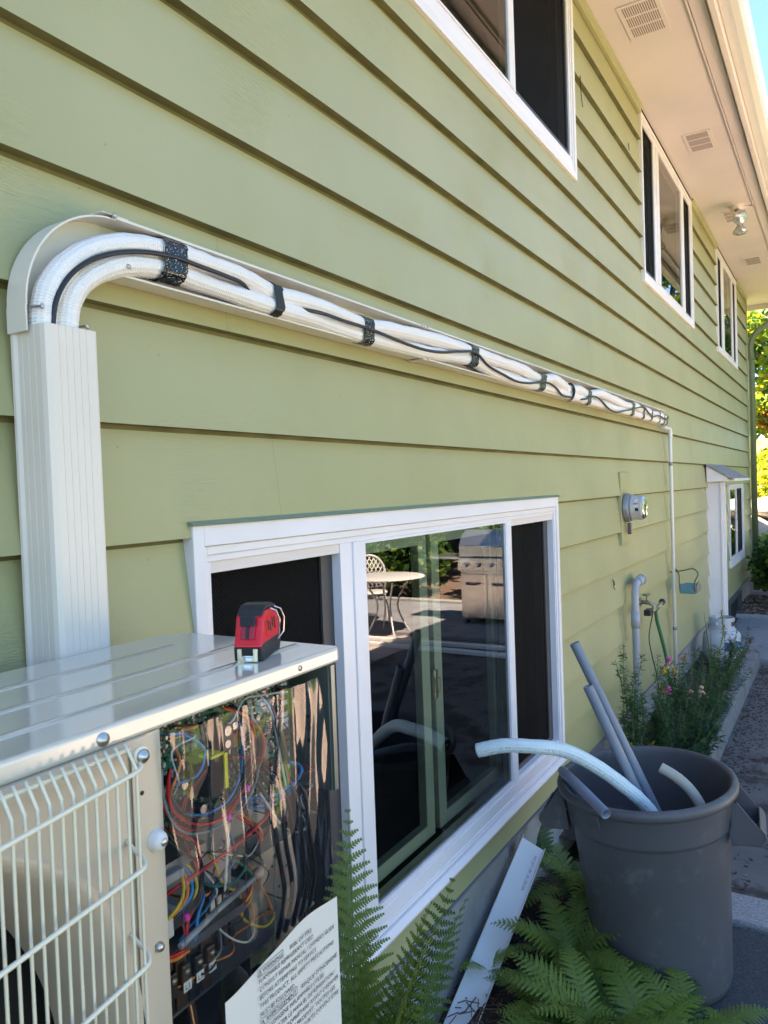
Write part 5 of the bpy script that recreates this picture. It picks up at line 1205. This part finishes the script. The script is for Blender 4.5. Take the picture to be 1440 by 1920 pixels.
# ================================================================== FLOWER BED PLANTS
PETAL = dict(magenta=mat("magenta_petal", (.42, .02, .15), .5), pink=mat("pink_petal", (.52, .07, .28), .5), peach=mat("peach_petal", (.60, .36, .26), .6), yellow=mat("yellow_petal", (.62, .42, .03), .5), straw=mat("dry_straw", (.34, .25, .12), .8))
LM1 = leaf_mat("bed_leaf", (.075, .15, .05), .3); LM2 = leaf_mat("bed_leaf_dark", (.035, .09, .04), .25); LM3 = leaf_mat("bed_leaf_yellow", (.22, .24, .03), .3)
def bed_plant(loc, stems, H, spread, lm, petals, label, leaf=.030, bloom=.25, seed=0, dens=34, lean=(0, 0)):
    rnd = random.Random(seed); t = thing("snapdragon", label, "flowering plant", loc, "flowering plants in the narrow bed"); lf = MB(); sm = MB(); blooms = []
    for s in range(stems):
        a = rnd.uniform(0, 6.28); sp = spread*rnd.uniform(.2, 1); h = H*rnd.uniform(.55, 1.05)
        bx, by = math.cos(a)*sp*.25, math.sin(a)*sp*.25; tx, ty = math.cos(a)*sp+lean[0]*h, math.sin(a)*sp+lean[1]*h
        pts = cat([(loc[0]+bx, loc[1]+by, loc[2]-.01), (loc[0]+bx*.6+tx*.35, loc[1]+by*.6+ty*.35, loc[2]+h*.45), (loc[0]+tx*.8+rnd.uniform(-.02, .02), loc[1]+ty*.8, loc[2]+h*.8), (loc[0]+tx, loc[1]+ty, loc[2]+h)], 6)
        sm.tube(pts, [.0028*(1-.6*i/len(pts)) for i in range(len(pts))], 5)
        for k in range(dens):
            u = rnd.uniform(.08, .97)**.9; f = u*(len(pts)-1); i = int(f); p = pts[i].lerp(pts[min(i+1, len(pts)-1)], f-i)
            az = rnd.uniform(0, 6.28); el = rnd.uniform(-.2, .8); d = Vector((math.cos(az)*math.cos(el), math.sin(az)*math.cos(el), math.sin(el)))
            l = leaf*rnd.uniform(.7, 1.4)*(1-.40*u); w_ = l*.15; sv = d.cross(Vector((0, 0, 1))).normalized()*w_; up = Vector((0, 0, 1))
            q = p+d*l; mid = p+d*l*.5
            lf.poly([p, mid+sv-up*.001, q-up*l*.18, mid-sv-up*.001])
        if rnd.random() < bloom: blooms.append(pts[-1])
    part(sm, "stem", STEM, t); part(lf, "foliage", lm, t, recalc=False)
    for k, p in enumerate(blooms):
        fb = MB()
        for j in range(rnd.randint(6, 11)):
            c = Vector(p)+Vector((rnd.uniform(-.014, .014), rnd.uniform(-.014, .014), rnd.uniform(-.035, .02)))
            fb.blob(c, rnd.uniform(.007, .0125), sub=1, jit=.12, rnd=rnd, sc=(1, 1, .8))
        part(fb, "blossom", PETAL[petals[k % len(petals)]], t)
bed_plant((.15, 4.02, .10), 11, .78, .10, LM1, ["magenta"], "tall leafy plant nearest the trash can in the flower bed", .046, 0, 1, 95)
bed_plant((.24, 3.78, .10), 16, .34, .13, LM3, ["yellow"], "yellowish low plant at the near end of the flower bed", .044, 0, 2, 50)
bed_plant((.21, 4.26, .10), 14, .62, .12, LM1, ["pink"], "leafy plant with one pink bloom in front of the conduit", .042, .07, 3, 70)
bed_plant((.17, 4.72, .10), 12, .66, .13, LM1, ["yellow"], "plant with yellow flowers beside the garden hose", .048, .18, 4, 70, lean=(.12, 0))
bed_plant((.36, 4.20, .12), 26, .50, .24, LM2, ["magenta", "pink"], "bushy dark plant leaning over the kerb next to the trash can", .052, 0, 5, 75, lean=(.12, 0))
bed_plant((.34, 4.80, .12), 22, .50, .22, LM2, ["peach", "peach"], "plant with faded peach blooms in the middle of the bed", .050, .22, 6, 65, lean=(.05, 0))
bed_plant((.37, 5.45, .12), 22, .52, .22, LM2, ["pink", "magenta"], "feathery plant with bright pink blooms over the kerb", .046, .16, 7, 65, lean=(.14, 0))
bed_plant((.35, 6.25, .12), 14, .48, .15, LM2, ["magenta"], "tallest plant with crimson blooms in front of the propane tank", .046, .22, 8, 55, lean=(.16, 0))
bed_plant((.22, 5.20, .12), 12, .36, .15, PETAL["straw"], ["peach"], "dried straw coloured stalks in the bed", .024, 0, 9, 30)
def spike_weed():
    b = MB(); P_ = cat([(.30, 5.4, .12), (.31, 5.45, .30), (.36, 5.55, .48), (.40, 5.65, .66), (.385, 5.7, .80)], 10); b.tube(P_, .004, 6)
    for i in range(len(P_)*3):
        p = P_[i//3]; a = i*2.4; d = Vector((math.cos(a), math.sin(a), .3)); s = d.cross(Vector((0, 0, 1))).normalized()*.007; l = .022
        b.poly([p, p+d*l*.5+s, p+d*l, p+d*l*.5-s])
    solo(b, "flower_spike", LM3, "single curving yellow green seed spike in front of the tank", "weed", (.30, 5.4, .12), recalc=False)
    b = MB()
    for k, (dx, dy, h) in enumerate(((-.05, .02, .62), (.0, .0, .50), (.02, .03, .36), (-.03, -.01, .42))):
        P_ = cat([(.27, 6.0, .12), (.27+dx*.3, 6.0+dy, .12+h*.5), (.27+dx, 6.0+dy*2, .12+h)], 6)
        for i in range(len(P_)-1):
            w0, w1 = .008*(1-i/len(P_)), .008*(1-(i+1)/len(P_)); b.poly([P_[i]+Vector((-w0, 0, 0)), P_[i]+Vector((w0, 0, 0)), P_[i+1]+Vector((w1, 0, 0)), P_[i+1]+Vector((-w1, 0, 0))])
    solo(b, "blade_grass", LM1, "tuft of upright blade leaves in front of the propane tank", "grass tuft", (.27, 6.0, .12), recalc=False)
spike_weed()

# ================================================================== BACKGROUND: shrubs, boulders, trees
def leaves(b, centres, n, size, mats, rnd, wt=None):
    tot = sum(c[3]**2 for c in centres)
    for cx, cy, cz, r_, sz in [(c[0], c[1], c[2], c[3], c[4] if len(c) > 4 else 1) for c in centres]:
        for k in range(int(n*r_*r_/tot)):
            v = Vector((rnd.gauss(0, 1), rnd.gauss(0, 1), rnd.gauss(0, 1))).normalized()*r_*(rnd.uniform(.45, 1.08))
            p = Vector((cx, cy, cz))+Vector((v.x, v.y, v.z*sz)); s = size*rnd.uniform(.6, 1.4)
            d = Vector((rnd.uniform(-1, 1), rnd.uniform(-1, 1), rnd.uniform(-.8, .5))).normalized(); q = d.orthogonal().normalized(); q.rotate(Matrix.Rotation(rnd.uniform(0, 6.3), 3, d))
            e = d.cross(q)*.12
            b.poly([p, p+d*s*.5+q*s*.34+e*s, p+d*s, p+d*s*.5-q*s*.34+e*s], rnd.choice(mats))
def shrub(name, loc, R_, H, n, size, mats_, label, cat_, group, seed):
    rnd = random.Random(seed); t = thing(name, label, cat_, loc, group); b = MB(); cs = []
    for k in range(16):
        a = rnd.uniform(0, 6.3); rr = R_*rnd.uniform(0, .75); cs.append((loc[0]+rr*math.cos(a), loc[1]+rr*math.sin(a), loc[2]+H*rnd.uniform(.25, .8), R_*rnd.uniform(.28, .45)))
    leaves(b, cs, n, size, range(len(mats_)), rnd); part(b, "foliage", mats_, t, recalc=False)
    s = MB()
    for k in range(9):
        c = cs[k]; s.tube(cat([(loc[0]+rnd.uniform(-.06, .06), loc[1]+rnd.uniform(-.06, .06), loc[2]-.03), ((loc[0]+c[0])/2, (loc[1]+c[1])/2, loc[2]+(c[2]-loc[2])*.4), (c[0], c[1], c[2])], 4), .009, 5)
    part(s, "branches", BARK, t)
def tree(loc, H, Rc, n, size, mats_, label, group, seed, cz=.62, trunk=.14, sparse=22):
    rnd = random.Random(seed); t = thing("tree", label, "tree", loc, group); s = MB(); b = MB(); cs = []
    top = Vector((loc[0]+rnd.uniform(-.3, .3), loc[1], loc[2]+H*.9)); tr = cat([loc, (loc[0]+rnd.uniform(-.15, .15), loc[1], loc[2]+H*.35), (loc[0]+rnd.uniform(-.3, .3), loc[1], loc[2]+H*.65), top], 6)
    s.tube(tr, [trunk*(1-.8*i/len(tr)) for i in range(len(tr))], 10)
    for k in range(sparse):
        a = rnd.uniform(0, 6.3); zz = rnd.uniform(.28, 1.0); rr = Rc*math.sqrt(max(.05, 1-((zz-cz)/.5)**2))*rnd.uniform(.35, 1); c = (loc[0]+rr*math.cos(a), loc[1]+rr*math.sin(a), loc[2]+H*zz, Rc*rnd.uniform(.2, .38), .65)
        cs.append(c); i = int((len(tr)-1)*max(.15, zz-.22)); s.tube(cat([tr[i], tr[i].lerp(Vector(c[:3]), .5)+Vector((0, 0, .15)), c[:3]], 4), [.035-.006*(j//2) if j < 8 else .008 for j in range(9)], 5)
    part(s, "trunk", BARK, t); leaves(b, cs, n, size, range(len(mats_)), rnd); part(b, "crown", mats_, t, recalc=False)
GS = "glossy shrubs past the house corner"
shrub("shrub", (.52, 10.95, .06), .62, .95, 9000, .070, [LEAF_B, LEAF_C, LEAF_C, LEAF_B, LEAF_A], "glossy green shrub against the far corner of the house", "shrub", GS, 1)
shrub("shrub", (1.6, 11.2, .06), .8, 1.0, 6000, .075, [LEAF_B, LEAF_C, LEAF_A], "rounded shrub out on the mulch right of the corner shrub", "shrub", GS, 2)
shrub("shrub", (.35, 12.9, .08), .55, .85, 4500, .085, [LEAF_A, LEAF_B, LEAF_Y], "bright shrub between the downspout and the boulders", "shrub", GS, 3)
def boulder(loc, r, sc, seed, label):
    b = MB(); b.blob((loc[0], loc[1], loc[2]), r, sub=4, jit=.10, rnd=random.Random(seed), sc=sc); solo(b, "boulder", ROCK, label, "boulder", loc, "boulders of the garden wall")
boulder((-.30, 14.3, .62), .55, (1.1, .8, .75), 1, "big pale boulder in the garden wall beside the downspout")
boulder((.55, 14.5, .55), .60, (1.1, .8, .8), 2, "rounded boulder to the right in the garden wall")
boulder((1.8, 14.6, .5), .65, (1.1, .8, .8), 3, "boulder farther right in the garden wall, seen from the patio")
boulder((.15, 14.6, 1.18), .50, (1.5, .8, .38), 4, "flat sunlit capstone on top of the garden wall")
boulder((-1.4, 14.5, .55), .62, (1.2, .8, .9), 5, "boulder hidden behind the house corner")
b = MB(); n_ = 24
for j in range(n_+1):
    for i in range(n_+1):
        x = -14+i*(34/n_); y = 14.9+j*(22/n_); b.v.append((x, y, 1.12+.10*(y-14.9)+random.uniform(-.04, .04)))
for j in range(n_):
    for i in range(n_): a = j*(n_+1)+i; b.face((a, a+1, a+n_+2, a+n_+1), 0, True)
struct(b, "hillside", mat("ivy_ground", (.14, .20, .03), .9, bump=(8, 1.0), var=(2.5, .5)), recalc=False)
GT = "trees on the bank behind the house"
tree((.4, 17.0, 1.2), 5.2, 1.7, 15000, .13, [LEAF_A, LEAF_Y, LEAF_B, LEAF_A], "bright yellow green maple just past the downspout", GT, 11)
tree((-1.6, 18.5, 1.3), 6.0, 2.2, 12000, .16, [LEAF_A, LEAF_B, LEAF_Y], "tall light green tree behind the house corner", GT, 12)
tree((2.2, 19.5, 1.4), 7.0, 2.4, 12000, .16, [LEAF_B, LEAF_C, LEAF_A], "dark green tree behind the maple", GT, 13)
tree((-.2, 23.5, 1.8), 8.5, 3.4, 14000, .2, [LEAF_C, LEAF_B, LEAF_A], "large shady tree far behind the bank", GT, 14)
shrub("shrub", (.05, 15.7, 1.15), .7, 1.0, 5500, .10, [LEAF_Y, LEAF_A, LEAF_Y], "golden shrub above the boulders", "shrub", "shrubs on the bank", 21)
shrub("shrub", (.9, 15.9, 1.15), .75, 1.3, 5500, .11, [LEAF_B, LEAF_A, LEAF_C], "green shrub above the right boulder", "shrub", "shrubs on the bank", 22)
shrub("shrub", (.15, 16.0, 2.35), .42, .8, 1500, .10, [LEAF_R, LEAF_A, LEAF_R], "reddish leaved shrub among the bank foliage", "shrub", "shrubs on the bank", 23)

# ================================================================== PATIO SIDE (seen in the window reflections)
def patio_things():
    WI = mat("white_cast_iron", (.55, .53, .53), .4)
    def chair(label):
        t = thing("patio_chair", label, "chair", (0, 0, 0), "white patio chairs")
        b = MB(); b.lathe([(0, .435), (.20, .435), (.215, .425), (.21, .410), (0, .415)], (0, 0, 0), 'z', 28); part(b, "seat", WI, t)
        for sx in (-1, 1):
            for sy in (-1, 1): b = MB(); b.tube(cat([(sx*.16, sy*.16, .42), (sx*.20, sy*.20, .22), (sx*.21, sy*.22, 0)], 5), .011, 8); part(b, "leg", WI, t)
        b = MB(); arc = [(.20*math.cos(a), .17, .62+.26*math.sin(a)) for a in [math.pi*k/16 for k in range(17)]]
        b.tube([(.19, .17, .42)]+arc+[(-.19, .17, .42)], .016, 8)
        for k in range(-5, 6):
            for sg in (-1, 1):
                x0 = k*.055; pts = []
                for i in range(12):
                    z = .46+.40*i/11; x = x0+sg*(z-.64)*.55
                    if abs(x) < .2*math.sqrt(max(0, 1-(max(0, z-.62)/.26)**2)): pts.append((x, .17, z))
                if len(pts) > 1: b.tube([pts[0], pts[-1]], .007, 6)
        part(b, "backrest", WI, t); return t
    c1 = chair("white lattice back patio chair behind the round table"); c1.location = (4.05, 8.25, 0); c1.rotation_euler.z = R(-35)
    for (x, y, a, lb_) in ((4.15, 7.25, -110, "white lattice back patio chair at the right side of the round table"),):
        c = copy_tree(c1); c.location = (x, y, 0); c.rotation_euler.z = R(a); c['label'] = lb_
    t = thing("patio_table", "round white cast iron patio table", "table", (3.45, 7.65, 0))
    b = MB(); b.lathe([(0, .715), (.44, .715), (.455, .705), (.44, .695), (0, .70)], (3.45, 7.65, 0), 'z', 36); part(b, "tabletop", WI, t)
    for k in range(4):
        a = R(45+90*k); b = MB(); b.tube(cat([(3.45+.30*math.cos(a), 7.65+.30*math.sin(a), .70), (3.45+.12*math.cos(a), 7.65+.12*math.sin(a), .38), (3.45+.28*math.cos(a), 7.65+.28*math.sin(a), 0)], 6), .012, 8); part(b, "leg", WI, t)
    # grill
    gx, gy = 2.55, 8.75
    t = thing("gas_grill", "gas grill with stainless lid and side shelves on the patio", "grill", (gx, gy, 0)); SS = mat("brushed_stainless", (.50, .50, .50), .25, metal=.9); DK = mat("dark_grill_enamel", (.05, .05, .052), .3)
    b = MB(); b.box(gx-.35, gx+.35, gy-.24, gy+.24, .12, .84); part(b, "cabinet", SS, t, bevel=.006)
    for s in (0, 1):
        b = MB(); b.box(gx-.345+.345*s, gx-.005+.345*s, gy-.262, gy-.2405, .16, .66); d = part(b, "door", SS, t, bevel=.004)
        b = MB(); b.tube(cat([(gx-.26+.345*s, gy-.262, .55), (gx-.25+.345*s, gy-.295, .545), (gx-.09+.345*s, gy-.295, .545), (gx-.08+.345*s, gy-.262, .55)], 5), .010, 8); part(b, "handle", DK, d)
    b = MB(); b.box(gx-.36, gx+.36, gy-.30, gy-.241, .70, .86); part(b, "control_panel", SS, t, bevel=.005)
    for k in range(4): b = MB(); b.lathe([(0, -.04), (.024, -.038), (.028, 0)], (gx-.24+.16*k, gy-.30, .78), 'y', 16); part(b, "knob", CHROME, t)
    for s in (-1, 1): b = MB(); b.box(gx+(.37 if s > 0 else -.78), gx+(.78 if s > 0 else -.37), gy-.24, gy+.22, .835, .870); part(b, "side_shelf", SS, t, bevel=.005)
    b = MB(); b.ext([(-.24, .865), (.26, .865), (.26, 1.02), (.16, 1.15), (-.02, 1.19), (-.17, 1.12), (-.24, 1.0)], 'x', gx-.37, gx+.37, M=Matrix.Translation((0, gy, 0))); l = part(b, "lid", SS, t, bevel=.012)
    b = MB(); b.tube([(gx-.26, gy-.27, 1.0), (gx+.26, gy-.27, 1.0)], .012, 10); part(b, "handle", CHROME, l)
    for sx in (-1, 1):
        for sy in (-1, 1): b = MB(); b.lathe([(0, -.018), (.05, -.018), (.05, .018), (0, .018)], (gx+sx*.3, gy+sy*.2, .051), 'x', 18); part(b, "wheel", DK, t)
    # loose lengths of trim and pipe on the ground
    for k, (y0, x0, x1, a) in enumerate(((7.42, 1.55, 4.3, -.05), (7.02, 1.6, 4.1, .09))):
        b = MB(); n = len(b.v); b.box(x0, x1, y0-.045, y0+.045, .012, .05, 0, Matrix.Rotation(a*.3, 4, 'Z')); solo(b, "trim_length", WPVC, ("white duct length lying on the patio nearest the grill", "white duct length lying on the patio nearest the asphalt")[k], "trim", (x0, y0, .012), bevel=.004)
    b = MB(); b.tube([(2.1, 4.0, .03), (3.1, 6.5, .03)], .0175, 12); solo(b, "pvc_pipe", PVC, "grey pipe lying flat on the patio", "pipe", (2.1, 4.0, .03))
    for k, (x, y, r_, h_, lb_) in enumerate(((4.6, 10.3, .8, 1.5, "dark garden shrub right behind the round table"), (5.9, 11.6, 1.0, 1.9, "big garden shrub behind the patio chairs"), (7.2, 9.6, 1.0, 1.6, "garden shrub at the sunny side of the patio"), (3.2, 10.6, .7, 1.3, "garden shrub behind the gas grill"), (6.2, 8.2, .8, 1.2, "low garden shrub beside the patio chairs"))):
        shrub("shrub", (x, y, 0), r_, h_, 2600, .11, [LEAF_C, LEAF_B, LEAF_A, LEAF_C], lb_, "shrub", "shrubs round the patio", 60+k)
    # hedge and trees across the patio
    GH = "trees across the patio"
    for k, (x, y, H, Rc, ms, lb_) in enumerate(((5.5, 12.5, 4.2, 1.9, [LEAF_C, LEAF_B, LEAF_C], "dense dark shrub tree behind the patio table"), (9.0, 10.0, 6.5, 2.8, [LEAF_C, LEAF_B, LEAF_A], "broad dark tree east of the patio table"), (8.5, 15.5, 7, 3.0, [LEAF_B, LEAF_C], "tall green tree at the corner of the patio"), (13.5, 4.5, 8, 3.4, [LEAF_B, LEAF_C, LEAF_A], "large tree standing straight across from the windows"), (14.5, -4, 8, 3.6, [LEAF_B, LEAF_A], "large light green tree behind the camera"), (4.6, 16, 5.5, 2.3, [LEAF_C, LEAF_B], "dark tree beyond the mulch bed"), (13, 20, 8, 3.5, [LEAF_B, LEAF_A], "far tree across the garden"))):
        tree((x, y, 0), H, Rc, 6500, .22, ms, lb_, GH, 40+k, cz=.58, sparse=26)
patio_things()
